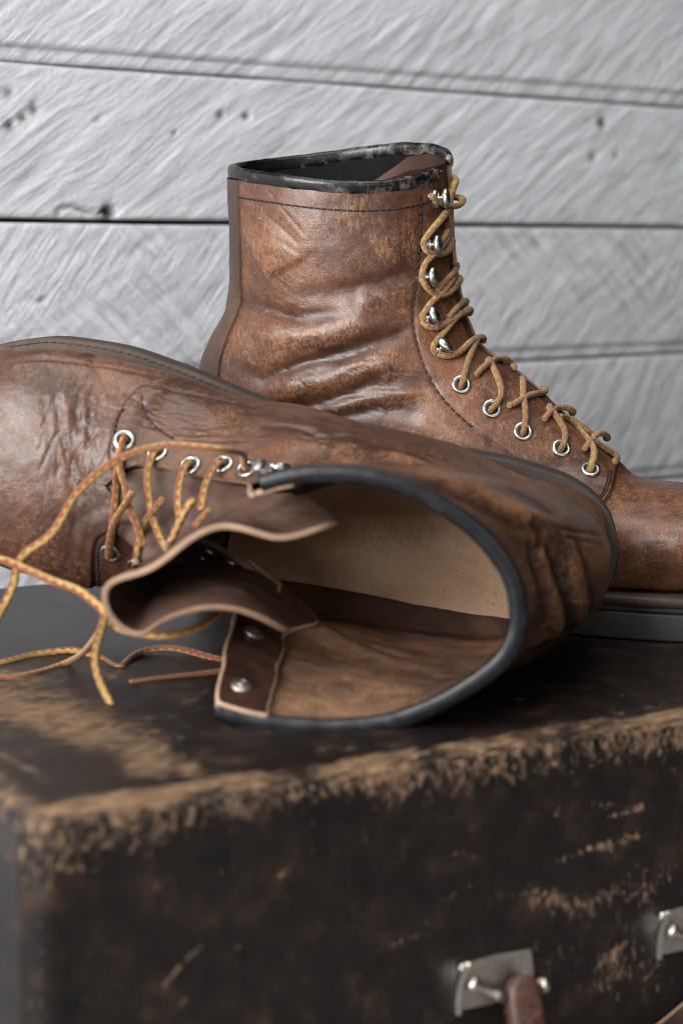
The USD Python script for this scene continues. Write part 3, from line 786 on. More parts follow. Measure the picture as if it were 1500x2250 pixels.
CRB = [
    # long folds across the ankle
    (((505, 655), (560, 672), (620, 690), (690, 694), (760, 682)), 16.9, -1.24), (((520, 625), (575, 668), (640, 700), (700, 706)), 11.7, -0.56),
    (((560, 850), (620, 815), (700, 790), (770, 768), (850, 738), (925, 712)), 15.6, -1.61), (((700, 800), (780, 780), (850, 752), (910, 728)), 9.1, -0.62),
    (((545, 905), (640, 892), (730, 878), (800, 846), (860, 818)), 15.6, -1.24), (((780, 880), (850, 850), (930, 838), (985, 850)), 15.6, -0.74),
    (((690, 925), (780, 905), (860, 898), (930, 915)), 15.6, -0.81), (((640, 650), (720, 640), (800, 625), (890, 592), (925, 575)), 20.8, -0.93),
    (((700, 660), (790, 640), (860, 610)), 11.7, -0.37), (((500, 790), (560, 822), (600, 850)), 18.2, -0.74),
    # the padded rolls between them
    (((560, 570), (610, 560), (640, 590)), 57.2, 1.36), (((560, 740), (640, 738), (740, 722), (830, 690)), 33.0, 2.21), (((600, 860), (700, 838), (800, 806), (890, 768)), 28.6, 2.04),
    (((700, 905), (790, 880), (860, 862), (930, 872)), 16.5, 1.02), (((600, 430), (680, 470), (640, 520)), 60.5, 0.68), (((820, 560), (880, 540), (920, 535)), 44.0, 0.85), (((780, 660), (850, 650), (920, 620)), 26.4, 1.10),
    (((900, 930), (1000, 960), (1080, 980)), 28.6, 0.85), (((970, 870), (1050, 960), (1110, 985)), 13.0, -0.31),
    (((1280, 1060), (1340, 1090), (1320, 1140)), 7.8, -0.25),
    # vamp creases
    (((1390, 1100), (1440, 1130), (1500, 1110)), 26.0, -0.74), (((1380, 1160), (1420, 1200), (1420, 1260)), 18.2, -0.43), (((1440, 1180), (1460, 1230), (1430, 1290)), 15.6, -0.37), (((1400, 1075), (1450, 1088), (1520, 1080)), 15.4, 0.59)]
r2 = np.random.default_rng(5)
for _ in range(150):          # fine wrinkles fanning round the folds
    cx, cy = [(570, 640), (650, 700), (610, 835), (770, 770), (840, 745), (560, 700), (700, 890), (880, 860), (600, 500), (900, 640)][r2.integers(10)]
    cx += r2.normal(0, 45); cy += r2.normal(0, 26)
    a = r2.normal(-0.22 if cx > 640 else 0.45, 0.25); L_ = r2.uniform(25, 80)
    dx, dy = math.cos(a) * L_, math.sin(a) * L_; bend = r2.normal(0, 7)
    CRB.append((((cx - dx, cy - dy), (cx + bend * math.sin(a), cy + bend), (cx + dx, cy + dy)), r2.uniform(2.2, 4.2), -r2.uniform(.08, .28)))
d, val, rid = displace(Vf, Nf, CRB)
d += 0.0016 * fb(Vf, 34, 3, 1) + 0.0006 * fb(Vf, 160, 3, 2)
# the quarter lies over the vamp; the facing is sewn on top
q = proj(Vf)
see = ((CAMP - Vf) * Nf).sum(1) > 0
QE = [(1352, 1000), (1350, 1050), (1338, 1090), (1318, 1112), (1270, 1120), (1200, 1150)]
dq, tq, sq = dist_poly(q, smooth_poly(QE, 30))
on_vamp = (q[:, 0] > 1180) & (sq < 0)
flip = 1 if ((sq > 0) & (dist_poly(q, [(1300, 1060), (1301, 1061)])[0] < 15)).sum() > 0 else -1
inside = smoothstep(-3.0, 3.0, dq * sq * flip)
d += np.where(q[:, 0] > 1150, 0.0014 * inside, 0.0014) * (Vf[:, 2] > 0.03)
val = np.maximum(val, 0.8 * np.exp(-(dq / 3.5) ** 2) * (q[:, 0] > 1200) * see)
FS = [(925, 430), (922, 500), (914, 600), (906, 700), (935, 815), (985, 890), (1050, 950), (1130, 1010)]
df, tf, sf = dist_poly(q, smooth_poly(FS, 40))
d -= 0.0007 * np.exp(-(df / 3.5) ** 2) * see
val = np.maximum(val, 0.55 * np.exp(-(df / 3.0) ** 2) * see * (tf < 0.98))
Vb = Vf + Nf * d[:, None]
VB = Vb.reshape(sh); NB = vnormals(VB)
if (NB * N0).sum() < 0: NB = -NB
NBf = NB.reshape(-1, 3)
wear_b = np.clip(0.30 + 1.1 * fb(Vf, 40, 4, 5) + 0.32 * rid - 0.35 * val, 0, 1.2)
boot_b = thing('standing_boot', 'brown leather lace-up boot standing upright on its sole, laced to its black collar', 'boot', loc=BB.O * [1, 1, 0])
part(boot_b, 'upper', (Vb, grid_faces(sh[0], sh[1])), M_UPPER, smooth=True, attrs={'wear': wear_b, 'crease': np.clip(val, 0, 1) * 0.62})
TH = 0.0024
VI = VB - NB * TH
nl = 150
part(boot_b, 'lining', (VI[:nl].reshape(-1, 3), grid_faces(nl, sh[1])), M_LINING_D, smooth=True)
throat = int(np.searchsorted(BB.R, BB.kt[10] + 0.004))
for j, n_ in ((0, 'facing_edge'), (sh[1] - 1, 'facing_edge')):
    part(boot_b, n_, strip_between(VB[:throat, j], VI[:throat, j]), M_RAW, smooth=True)
# black collar binding
mid = (VB[0] + VI[0]) / 2
c = catmull(mid[::8], 260)
wob = 1 + 0.25 * fb(c * 1.0, 160, 3, 3)[:, None]
v, f, uv = tube(c + np.array([0, 0, -0.0008]), 0.0034, 0.0021, 14, wob=wob, up=(0, 0, 1), pw=0.75)
w_ = np.clip(-0.12 + 2.6 * fb(v, 200, 4, 8) + 0.55 * smoothstep(0.02, 0.10, (v - BB.O) @ BB.T), 0, 1.6)
part(boot_b, 'collar_binding', (v, f), M_BIND, smooth=True, attrs={'wear': w_})
# collar stitching, below the binding
def along_rows(depth, jj):
    P3, Nn = [], []
    for j in jj:
        l = np.r_[0, np.cumsum(np.linalg.norm(np.diff(VB[:80, j], axis=0), axis=1))]
        P3.append([np.interp(depth, l, VB[:80, j, k]) for k in range(3)]); Nn.append([np.interp(depth, l, NB[:80, j, k]) for k in range(3)])
    return np.array(P3), np.array(Nn)
P3, Nn = along_rows(0.0112, range(10, sh[1] - 10))
stitches(boot_b, P3, Nn, 0.0030, 0.0023, 0.00042)
P3, Nn = on_surface(Vb, NBf, FS[:-1], 90)
stitches(boot_b, P3, Nn, 0.0036, 0.0026, 0.00038)
for off in (9, 15):
    P3, Nn = on_surface(Vb, NBf, [(1350 - off, 1030), (1347 - off, 1060), (1334 - off, 1090), (1316 - off, 1106 - off * .3)], 40)
    stitches(boot_b, P3, Nn, 0.0022, 0.0016, 0.00035)
# back strip
jc = (sh[1] - 1) / 2
js = np.arange(int(jc - 52), int(jc + 54))
rr = slice(3, 160)
wl = np.linspace(-1, 1, len(js))
A_ = VB[rr][:, js]; Nn_ = NB[rr][:, js]
h = 0.0013 * np.where(np.abs(wl) > 0.97, -0.6, 1.0)[None, :, None] * np.ones((A_.shape[0], 1, 1))
gs = A_ + Nn_ * h
part(boot_b, 'back_strip', (gs.reshape(-1, 3), grid_faces(*gs.shape[:2])), M_STRIP, smooth=30, attrs=None)
# tongue: inside the gap, its top standing in the collar
nt, mt = 150, 90
rows_t = np.linspace(0, int(np.searchsorted(BB.R, BB.kt[12])), nt).astype(int)
side = np.linspace(-1, 1, mt)
phi = 1 - np.abs(side)[None] * np.interp(rows_t, [0, 60, 120, rows_t[-1]], [0.52, 0.30, 0.20, 0.12])[:, None]
gt = BB.ring_points(phi, np.sign(side)[None] * np.ones((nt, 1)) + (side == 0)[None] * 1.0, rows_t)
VT = BB.world(gt); NT = vnormals(VT)
if ((VT[20, 45] - VT[20].mean(0)) * NT[20, 45]).sum() < 0: NT = -NT
inn = np.where(np.abs(side) < 0.25, 0.0014, 0.0052)[None]
inn = 0.0012 + 0.0042 * smoothstep(0.10, 0.40, np.abs(side))[None] * np.ones((nt, 1))
inn = inn + 0.0016 * np.sin(side * 26)[None] * smoothstep(5, 40, rows_t)[:, None] * (np.abs(side) < 0.35)[None]
VT = VT - NT * inn[..., None]
lift = np.interp(np.abs(side), [0, .35, .6, 1], [0.001, 0.0018, -0.0015, -0.020])
VT[..., 2] += lift[None] * np.exp(-(np.arange(nt) / 12.0) ** 2)[:, None]
VT2 = VT - NT * 0.002
ring_ = np.vstack([VT[0], VT2[0]])
part(boot_b, 'tongue', join([(VT.reshape(-1, 3), grid_faces(nt, mt)), (VT2.reshape(-1, 3), grid_faces(nt, mt)), strip_between(VT[0], VT2[0])]), M_TONGUE_B, smooth=40)
# sole
part(boot_b, 'welt', BB.sole(0.0042), M_WELT, smooth=30)
part(boot_b, 'midsole', BB.sole(0.0030, -0.0012, top=-0.0043), M_SOLE, smooth=30)
part(boot_b, 'sole', BB.sole(0.0121, -0.0002, top=-0.0074), M_SOLE, smooth=30)

class Front:
    """nearest visible depth of a set of points, looked up by direction"""
    def __init__(self, V):
        self.q = proj(V); self.y = V[:, 1]; self.t = cKDTree(self.q)
    def clear(self, c, gap, skip=0, rad=4.5):
        q = proj(c); out = c.copy()
        lim = np.full(len(c), 9.0)
        for k, ids in enumerate(self.t.query_ball_point(q, rad)):
            if len(ids): lim[k] = self.y[ids].min() - gap
        lim[:skip] = 9.0
        need = np.minimum(c[:, 1], lim)
        mv = c[:, 1] - need
        mv = np.convolve(np.pad(mv, 2, mode='edge'), np.ones(5) / 5, 'valid')
        mv[:skip] = np.minimum(mv[:skip], 0.0) if skip else mv[:skip]
        d = c - CAMP
        return CAMP + d * ((c[:, 1] - mv) / d[:, 1])[:, None]


# eyelets, hooks and laces of the standing boot
EY = [(1015, 847), (1082, 897), (1148, 948), (1231, 986), (1296, 1031)]
HK = [(965, 770), (938, 698), (935, 608), (941, 537), (958, 436)]
def mirror(i):
    r_, j_ = divmod(i, sh[1]); return r_ * sh[1] + sh[1] - 1 - j_
near, far = [], []
for px, py in EY:
    i = nearest_on(Vb, NBf, px, py); m_ = mirror(i)
    near.append((Vb[i], NBf[i], i)); far.append((Vb[m_], NBf[m_], m_))
    for k_ in (i, m_): eyelet(boot_b, Vb[k_], NBf[k_])
hn, hf = [], []
for px, py in HK:
    i = nearest_on(Vb, NBf, px, py); m_ = mirror(i)
    r_ = i // sh[1]
    al = VB[max(r_ - 3, 0), sh[1] - 1] - VB[r_ + 3, sh[1] - 1]
    for k_, lst in ((i, hn), (m_, hf)):
        e_ = VB[r_, 0 if (k_ % sh[1]) < sh[1] / 2 else sh[1] - 1]
        ou = e_ - Vb[k_]
        if lst is hn: hook(boot_b, Vb[k_], NBf[k_], al, ou, 1.08)
        lst.append((Vb[k_], NBf[k_], ou / np.linalg.norm(ou)))
LR = (0.00185, 0.0014)
strands = []
front_b = Front(np.vstack([Vb[::2], VT.reshape(-1, 3)]))
def mid_depth(px, py):
    d = ray(px, py)
    return CAMP[1] + d[1] * (((BB.O - CAMP) @ BB.L) / (d @ BB.L))
def b_strand(ref, pts, into=None, tw=20.0):
    """lace over the ridge of the standing boot: pixels with a weight, 0 at the near eyelet row and 1 over the middle of the gap"""
    A0, An, _ = ref
    out = [A0 - An * 0.002, A0 + An * 0.0015] if into else []
    for px, py, w in pts:
        out.append(P(px, py, (A0[1] - 0.0032) * (1 - w) + (mid_depth(px, py) - 0.001) * w))
    n = max(30, 12 * len(out))
    c = front_b.clear(catmull(np.array(out), n), 0.0019, skip=5 if into else 0)
    strands.append(tube(c, LR[0], LR[1], 12, twist=tw, wob=1 + 0.06 * np.sin(np.arange(n) * 1.7)[:, None], up=(0.3, -0.9, 0.4)))
E1, E2, E3, E4_, E5 = near
H1, H2, H3, H4, H5 = hn
b_strand(E1, [(1022, 815, .15), (1033, 780, .55), (1045, 752, .95), (1050, 742, 1.3)], 1)
b_strand(H1, [(962, 776, 0), (984, 782, .05), (1012, 771, .35), (1036, 749, .85), (1053, 740, 1.1), (1060, 748, 1.5)])
b_strand(E2, [(1098, 874, .15), (1097, 840, .5), (1087, 815, .8), (1072, 790, 1.2)], 1)
b_strand(E2, [(1045, 824, .6), (1056, 812, .7), (1075, 796, .9), (1101, 786, 1.05), (1122, 798, 1.35), (1128, 806, 1.6)])
b_strand(E3, [(1154, 910, .2), (1150, 873, .6), (1149, 845, .95), (1146, 832, 1.4)], 1)
b_strand(E3, [(1118, 890, .4), (1140, 880, .65), (1164, 867, .9), (1186, 863, 1.1), (1195, 852, 1.5)])
b_strand(E4_, [(1241, 960, .2), (1234, 932, .6), (1220, 912, .9), (1206, 893, 1.3)], 1)
b_strand(E4_, [(1196, 920, .55), (1206, 908, .75), (1226, 896, .95), (1248, 897, 1.15), (1256, 908, 1.5)])
b_strand(E4_, [(1228, 915, .8), (1262, 926, .9), (1290, 946, 1.0), (1303, 958, 1.2)])
b_strand(E5, [(1305, 996, .25), (1293, 965, .65), (1268, 939, .95), (1250, 922, 1.3)], 1)
b_strand(E5, [(1284, 985, .5), (1298, 968, .75), (1314, 953, 1.0), (1328, 954, 1.25), (1332, 964, 1.6)])
b_strand(E5, [(1300, 962, .7), (1322, 980, .85), (1342, 992, 1.0), (1356, 1004, 1.15), (1350, 1014, 1.2)])
b_strand(H1, [(960, 776, 0), (952, 764, 0), (958, 750, .05), (972, 734, .25), (988, 713, .6), (1004, 694, 1.0), (1016, 680, 1.5)])
b_strand(H2, [(929, 706, 0), (938, 716, 0), (958, 719, .05), (991, 702, .4), (1018, 686, .85), (1030, 679, 1.1), (1029, 690, 1.5)])
b_strand(H2, [(984, 698, .4), (1004, 676, .8), (1018, 662, 1.05), (1020, 672, 1.5)])
b_strand(H2, [(932, 704, 0), (929, 694, 0), (935, 682, .05), (950, 662, .25), (968, 645, .5), (986, 622, .9), (1000, 600, 1.4)])
b_strand(H3, [(926, 612, 0), (933, 625, 0), (948, 641, .1), (967, 648, .3), (990, 638, .7), (1006, 620, 1.05), (1008, 609, 1.5)])
b_strand(H3, [(960, 640, .3), (974, 622, .5), (990, 606, .8), (1001, 589, 1.1), (994, 581, 1.5)])
b_strand(H3, [(929, 616, 0), (927, 604, 0), (930, 590, .03), (938, 574, .15), (955, 557, .4), (974, 534, .8), (982, 512, 1.3)])
b_strand(H4, [(931, 540, 0), (936, 550, 0), (947, 556, .08), (969, 557, .35), (988, 543, .85), (993, 527, 1.3)])
b_strand(H4, [(957, 545, .3), (972, 528, .6), (982, 508, .95), (982, 494, 1.4)])
b_strand(H4, [(934, 544, 0), (930, 533, 0), (937, 520, .05), (956, 496, .3), (977, 470, .7), (986, 448, .9), (991, 425, .95), (999, 404, 1.0), (996, 390, 1.3)])
b_strand(H5, [(946, 428, 0), (954, 436, .1), (970, 445, .4), (991, 453, .85), (1011, 448, 1.0), (1015, 437, 1.2), (1000, 433, 1.35), (990, 428, 1.6)])
n_ = 0; vs, fs_, us = [], [], []
for v, f, uv in strands:
    vs.append(v); fs_.append(f + n_); us.append(uv); n_ += len(v)
part(boot_b, 'lace', (np.vstack(vs), np.vstack(fs_)), M_LACE_B, smooth=True, uv=np.vstack(us))

# ------------------------------------------------------------------ the boot lying on its side
FI, TA = math.radians(6), math.radians(10.5)
fT = np.array([-math.cos(FI) * math.cos(TA), math.sin(FI) * math.cos(TA), math.sin(TA)])
fU = np.array([-math.sin(FI), -math.cos(FI), 0.0])
fL = np.cross(fT, fU); fL = fL if fL[2] > 0 else -fL
BF = Boot((0.121, 0.862, 0.0366), fT, fU, fL)
UC = 0.158
kf = []
for Bs, Bu, Fs, Fu, b, pB, pF, gap in [
        (.040, UC, .150, UC, .047, .95, .95, .044), (.030, .125, .148, .125, .045, .95, .95, .040), (.018, .095, .141, .100, .041, .95, .95, .030), (.008, .065, .144, .087, .037, .9, .95, .0215),
        (.005, .040, .157, .080, .0355, .8, .95, .0165), (.0055, .018, .174, .073, .0355, .7, .95, .0145), (.010, .001, .190, .067, .036, .3, .9, .0135), (.05, 0, .206, .0615, .037, .2, .85, .0125),
        (.075, 0, .2125, .0595, .0375, .2, .85, .009), (.10, 0, .220, .0575, .039, .2, .85, .0001), (.15, 0, .238, .0545, .0445, .2, .85, 0), (.19, 0, .256, .0535, .0495, .2, .85, 0), (.225, 0, .272, .0515, .0505, .2, .85, 0),
        (.255, 0, .287, .047, .0475, .2, .85, 0), (.285, 0, .302, .040, .037, .25, .82, 0), (.30, 0, .313, .029, .028, .3, .8, 0), (.308, 0, .319, .016, .018, .3, .8, 0), (.312, 0, .321, .004, .006, .3, .8, 0)]:
    kf.append([Bs, Bu, Fs, Fu, b, pB, pF, gap, 0, 0])
g = BF.rings(kf, 300, 440)
COL_T = [(1143, 1312), (1132, 1270), (1105, 1222), (1060, 1168), (1000, 1120), (930, 1078), (860, 1050), (790, 1036), (720, 1032), (660, 1036), (600, 1048), (549, 1064)]
COL_B = [(1143, 1312), (1146, 1360), (1136, 1412), (1108, 1457), (1050, 1505), (970, 1552), (880, 1587), (790, 1603), (700, 1605), (600, 1597), (530, 1584), (474, 1567)]
def collar_sl(q):
    out = np.zeros((len(q), 2))
    full = np.array([BF.sl(*p, UC) for p in COL_B[::-1][:-1] + COL_T])
    c = catmull(full, 900)
    l = np.linspace(0, 1, 900)
    k0 = np.argmin(np.linalg.norm(c - np.array(BF.sl(1143, 1312, UC)), axis=1)) / 899
    t = np.where(q < 0, (1 + q) * k0, k0 + q * (1 - k0))
    return np.stack([np.interp(t, l, c[:, 0]), np.interp(t, l, c[:, 1])], -1)
qq = np.linspace(-1, 1, 440)
cs_ = collar_sl(qq)
wcol = 1 - smoothstep(0.0, 0.075, BF.R)
wcol = wcol[:, None]
g[..., 0] = g[..., 0] * (1 - wcol) + wcol * (cs_[None, :, 0] - 0.30 * np.minimum(BF.R, 0.06)[:, None] * 0.55 * np.ones((1, 440)))
g[..., 1] = g[..., 1] * (1 - wcol) + wcol * cs_[None, :, 1]
BFS = g.copy()
uu_, ss_ = g[..., 2], g[..., 0]
g[..., 1] += np.where(g[..., 1] > 0, 1, 0) * 0.0065 * smoothstep(.045, .085, ss_) * smoothstep(.185, .14, ss_) * smoothstep(-0.004, .012, uu_) * smoothstep(.085, .04, uu_)
g[..., 1] -= np.where(g[..., 1] < 0, 1, 0) * 0.0095 * smoothstep(0.002, .02, uu_) * smoothstep(.12, .07, uu_) * smoothstep(.17, .12, ss_) * smoothstep(.012, .05, ss_)
def pull(sign, targets):
    """move the front edge of one side so that it runs through (px, py, u)"""
    e = 0 if sign < 0 else 439
    rs, ds = [0.0], [np.zeros(2)]
    for px, py, u in targets:
        r_ = int(np.argmin(np.abs(g[:170, e, 2] - u)))
        rs.append(BF.R[r_]); ds.append(np.array(BF.sl(px, py, g[r_, e, 2])) - g[r_, e, :2])
    rs.append(rs[-1] + 0.035); ds.append(np.zeros(2))
    rs.append(BF.R[-1]); ds.append(np.zeros(2))
    D_ = PchipInterpolator(rs, np.array(ds))(BF.R)
    wq = smoothstep(0.45, 1.0, sign * qq)
    g[..., :2] += wq[None, :, None] * D_[:, None]
pull(-1, [(484, 1500, .137), (494, 1430, .118), (506, 1366, .100)])
pull(1, [(546, 1060, .137), (543, 1055, .118), (541, 1049, .100)])
V0 = BF.world(g); N0 = vnormals(V0)
if ((V0[100, 220] - V0[100].mean(0)) * N0[100, 220]).sum() < 0: N0 = -N0
shf = V0.shape
Vf, Nf = V0.reshape(-1, 3), N0.reshape(-1, 3)
CRF = [
    (((820, 985), (920, 1022), (1020, 1068), (1110, 1112), (1235, 1160)), 15, 2.4), (((840, 1022), (940, 1056), (1040, 1100), (1130, 1150), (1190, 1180)), 13, -1.8), (((1060, 1040), (1160, 1090), (1240, 1140)), 12, -1.4),
    (((1175, 1170), (1172, 1240), (1196, 1320), (1180, 1400)), 9, -2.0), (((1205, 1170), (1225, 1260), (1250, 1340), (1240, 1420)), 9, -2.0), (((1262, 1165), (1288, 1250), (1296, 1340), (1280, 1420)), 6, -1.0),
    (((1190, 1200), (1205, 1280), (1222, 1350), (1205, 1430)), 10, 1.6), (((1240, 1180), (1266, 1260), (1272, 1350), (1255, 1430)), 13, 1.7), (((1150, 1440), (1200, 1420), (1250, 1380)), 10, -1.2), (((1130, 1480), (1200, 1462), (1270, 1420)), 7, -1.0),
    (((1160, 1140), (1190, 1180), (1170, 1215)), 10, -1.6), (((1225, 1160), (1290, 1172), (1330, 1180)), 5, -.8), (((1232, 1176), (1290, 1190), (1330, 1200)), 4, -.6), (((1245, 1325), (1300, 1322), (1345, 1325)), 4, .6),
    (((700, 960), (800, 968), (900, 1000), (980, 1030)), 10, -1.0), (((560, 930), (680, 948), (780, 955)), 8, -.7), (((600, 985), (700, 975), (800, 985)), 12, .8), (((520, 905), (640, 920), (760, 950)), 6, -.5),
    # vamp
    (((150, 800), (172, 880), (168, 980), (150, 1080)), 11, -0.81), (((120, 850), (130, 930), (150, 1010), (145, 1120)), 9, -0.56), (((195, 830), (196, 920), (182, 1010), (178, 1110)), 9, -0.62), (((215, 870), (205, 960), (195, 1060)), 6, -0.37),
    (((135, 830), (152, 920), (160, 1010)), 10, 0.56), (((185, 840), (184, 930), (170, 1040)), 8, 0.56), (((95, 850), (110, 960), (130, 1050)), 10, -0.37), (((180, 1100), (190, 1180), (175, 1240)), 9, -0.43), (((150, 1120), (160, 1190), (140, 1250)), 8, -0.37),
    (((225, 810), (180, 840), (140, 870)), 8, -0.43), (((60, 800), (120, 830), (190, 850)), 10, -0.31),
    (((0, 800), (120, 790), (250, 808), (400, 840), (520, 872)), 5, -0.43)]
for _ in range(170):
    cx, cy = [(170, 960), (150, 1060), (190, 880), (420, 930), (700, 960), (1230, 1300), (1000, 1060), (330, 900)][r2.integers(8)]
    vert = cx < 230 or cx > 1150
    cx += r2.normal(0, 30); cy += r2.normal(0, 50 if vert else 18)
    a = (r2.normal(1.6, .25) if vert else r2.normal(0.25, 0.2)); L_ = r2.uniform(22, 65)
    dx, dy = math.cos(a) * L_, math.sin(a) * L_; bend = r2.normal(0, 6)
    CRF.append((((cx - dx, cy - dy), (cx + bend, cy + bend * .3), (cx + dx, cy + dy)), r2.uniform(2.2, 4.2), -r2.uniform(.12, .45)))
d, val, rid = displace(Vf, Nf, CRF)
d += (0.0022 * fb(Vf, 30, 3, 31) + 0.0007 * fb(Vf, 150, 3, 32)) * smoothstep(0, 0.02, np.repeat(BF.R, 440))
q = proj(Vf)
see = ((CAMP - Vf) * Nf).sum(1) > 0
QU = [(318, 850), (285, 872), (258, 915), (243, 965), (241, 1010), (252, 1034), (300, 1046)]
QL = [(300, 1196), (262, 1172), (228, 1172), (210, 1192), (204, 1240), (206, 1300), (222, 1345)]
for QP in (QU, QL):
    dq, tq, sq = dist_poly(q, smooth_poly(QP, 40))
    mid_ = dist_poly(q, [(330, 960 if QP is QU else 1250), (331, 961)])
    ref = np.sign(np.median(sq[(mid_[0] < 14) & see])) if ((mid_[0] < 14) & see).any() else 1
    w_ = smoothstep(-3.2, 3.2, dq * sq * ref) * (dq < 60) * see
    fade = 1 - smoothstep(25, 60, dq)
    d += 0.0013 * w_ * fade
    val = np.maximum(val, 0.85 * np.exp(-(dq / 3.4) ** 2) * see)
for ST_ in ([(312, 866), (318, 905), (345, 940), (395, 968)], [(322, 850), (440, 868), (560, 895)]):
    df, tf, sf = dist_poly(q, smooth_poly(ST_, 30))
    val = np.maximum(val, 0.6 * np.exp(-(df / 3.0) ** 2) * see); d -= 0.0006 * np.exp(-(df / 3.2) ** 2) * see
Vb2 = Vf + Nf * d[:, None]
VF = Vb2.reshape(shf); NF = vnormals(VF)
if (NF * N0).sum() < 0: NF = -NF
NFf = NF.reshape(-1, 3)
wear_and_light_f = np.clip(0.28 + 1.1 * fb(Vf, 40, 4, 15) + 0.4 * rid - 0.3 * val, 0, 1.2)
wear_and_light_f = np.clip(wear_and_light_f + 0.22 * np.exp(-((q[:, 0] - 1255) / 75) ** 2 - ((q[:, 1] - 1290) / 130) ** 2) + 0.12 * np.exp(-(dist_poly(q, [(850, 990), (1050, 1060), (1240, 1150)])[0] / 22) ** 2), 0, 1.2)  # heel scuffs that also lighten the dark heel; painted highlight along the ridge
boot_f = thing('lying_boot', 'brown leather boot lying on its side, unlaced, with its opening and tongue facing forward', 'boot', loc=BF.O * [1, 1, 0])
part(boot_f, 'upper', (Vb2, grid_faces(*shf[:2])), M_UPPER_F, smooth=True, attrs={'wear': wear_and_light_f, 'crease': np.clip(val, 0, 1) * 0.62})
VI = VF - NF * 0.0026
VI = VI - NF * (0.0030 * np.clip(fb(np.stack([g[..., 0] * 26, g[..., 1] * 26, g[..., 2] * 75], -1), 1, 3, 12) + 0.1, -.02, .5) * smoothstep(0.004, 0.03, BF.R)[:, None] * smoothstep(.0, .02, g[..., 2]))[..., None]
part(boot_f, 'lining', (VI.reshape(-1, 3), grid_faces(*shf[:2])), M_LINING, smooth=True, attrs={'wear': np.clip(0.3 + 1.6 * fb(VI.reshape(-1, 3), 26, 4, 3), 0, 1), 'crease': np.clip(0.25 + 2.2 * fb(VI.reshape(-1, 3), 48, 4, 13) + (0.8 * smoothstep(.034, .024, g[..., 2]) * (g[..., 1] < 0)).ravel(), 0, .95)})  # crease: random stains, plus a dark band painted along the footbed edge
throat = int(np.searchsorted(BF.R, BF.kt[9] - 0.002))
for j in (0, shf[1] - 1):
    part(boot_f, 'facing_edge', strip_between(VF[:throat, j], VI[:throat, j]), M_RAW, smooth=True)
mid = (VF[0] + VI[0]) / 2
c = catmull(mid[::8], 300)
v, f, uv = tube(c, 0.0019, 0.0034, 16, wob=1 + 0.16 * fb(c, 150, 3, 3)[:, None], up=fU, pw=0.8)
part(boot_f, 'collar_binding', (v, f), M_BIND_F, smooth=True, attrs={'wear': np.clip(0.1 + 2.4 * fb(v, 120, 4, 8), 0, 1.0)})
# footbed
s_ = 0.010 + 0.16 * (1 - np.cos(np.pi * np.linspace(0, 1, 90))) / 2
ww = np.maximum(hw(s_) - 0.0035, 0.001)
wu_ = np.maximum(hw(s_) - 0.0082, 0.001)
X_ = np.linspace(-1, 1, 60)
fbg = BF.w(s_[:, None] * np.ones((1, 60)), np.where(X_[None] < 0, ww[:, None], wu_[:, None]) * X_[None], 0.0075 + 0.0010 * np.abs(X_)[None] ** 3 - 0.0012 * (1 - X_[None] ** 2) * np.exp(-((s_[:, None] - .04) / .04) ** 2))
fbg = fbg + fU * (0.0012 * fb(fbg, 60, 3, 2))[..., None]
part(boot_f, 'footbed', (fbg.reshape(-1, 3), grid_faces(90, 60)), M_INSOLE, smooth=True, attrs={'wear': np.clip(0.15 + 1.2 * fb(fbg.reshape(-1, 3), 40, 4, 4), 0, 1)})
part(boot_f, 'welt', BF.sole(0.0042), M_WELT, smooth=30)
part(boot_f, 'midsole', BF.sole(0.0030, -0.0012, top=-0.0043), M_SOLE, smooth=30)
part(boot_f, 'sole', BF.sole(0.0121, -0.0002, top=-0.0074), M_SOLE, smooth=30)
P3, Nn = on_surface(Vb2, NFf, [(312, 866), (318, 905), (345, 940), (395, 968)], 50)
stitches(boot_f, P3, Nn, 0.0030, 0.0022, 0.0004)
P3, Nn = on_surface(Vb2, NFf, [(275, 893), (256, 930), (250, 970), (250, 1005)], 50)
stitches(boot_f, P3, Nn, 0.0026, 0.0019, 0.0004)
P3, Nn = on_surface(Vb2, NFf, [(236, 1180), (218, 1200), (214, 1245), (216, 1300)], 50)
stitches(boot_f, P3, Nn, 0.0026, 0.0019, 0.0004)
# welt stitches along the visible upper edge
ss = np.linspace(0.10, 0.326, 140)
P3 = BF.w(ss, hw(ss) - 0.0022, np.full(140, 0.0)); stitches(boot_f, P3, np.tile(fU, (140, 1)), 0.0038, 0.0028, 0.0004, 'welt_stitching', M_WELT)

# facing strips inside the front edges
def facing(j0, j1, rows, name):
    A_ = VI[rows][:, j0:j1] - NF[rows][:, j0:j1] * 0.0004
    B_ = A_ - NF[rows][:, j0:j1] * 0.0022
    if name == 'low': jj = -1
    prim = part(boot_f, 'facing_strip', (B_.reshape(-1, 3), grid_faces(*B_.shape[:2])), M_FACING, smooth=True)
    for a_, b_ in ((A_[0], B_[0]), (A_[:, 0], B_[:, 0]), (A_[:, -1], B_[:, -1])):
        part(prim, 'cut_edge', tube((a_ + b_)[::3] / 2, 0.0011, k=8)[:2], M_RAW, smooth=True)
    return A_, B_
M_FACING = leather('facing_leather', lin(26, 20, 18), lin(42, 29, 25), lin(66, 43, 34), lin(120, 80, 60), rough=(0.24, 0.4), bump=0.15, scratch=0.4, seed=7.0)
rw = slice(0, 92)
lenl = np.r_[0, np.cumsum(np.linalg.norm(np.diff(VF[0], axis=0), axis=1))]
jl = int(np.searchsorted(lenl, 0.0195)); jt = int(np.searchsorted(lenl, lenl[-1] - 0.016))
Al, Bl = facing(0, jl, rw, 'low')
At, Bt = facing(jt, shf[1], rw, 'top')
NI = -NF
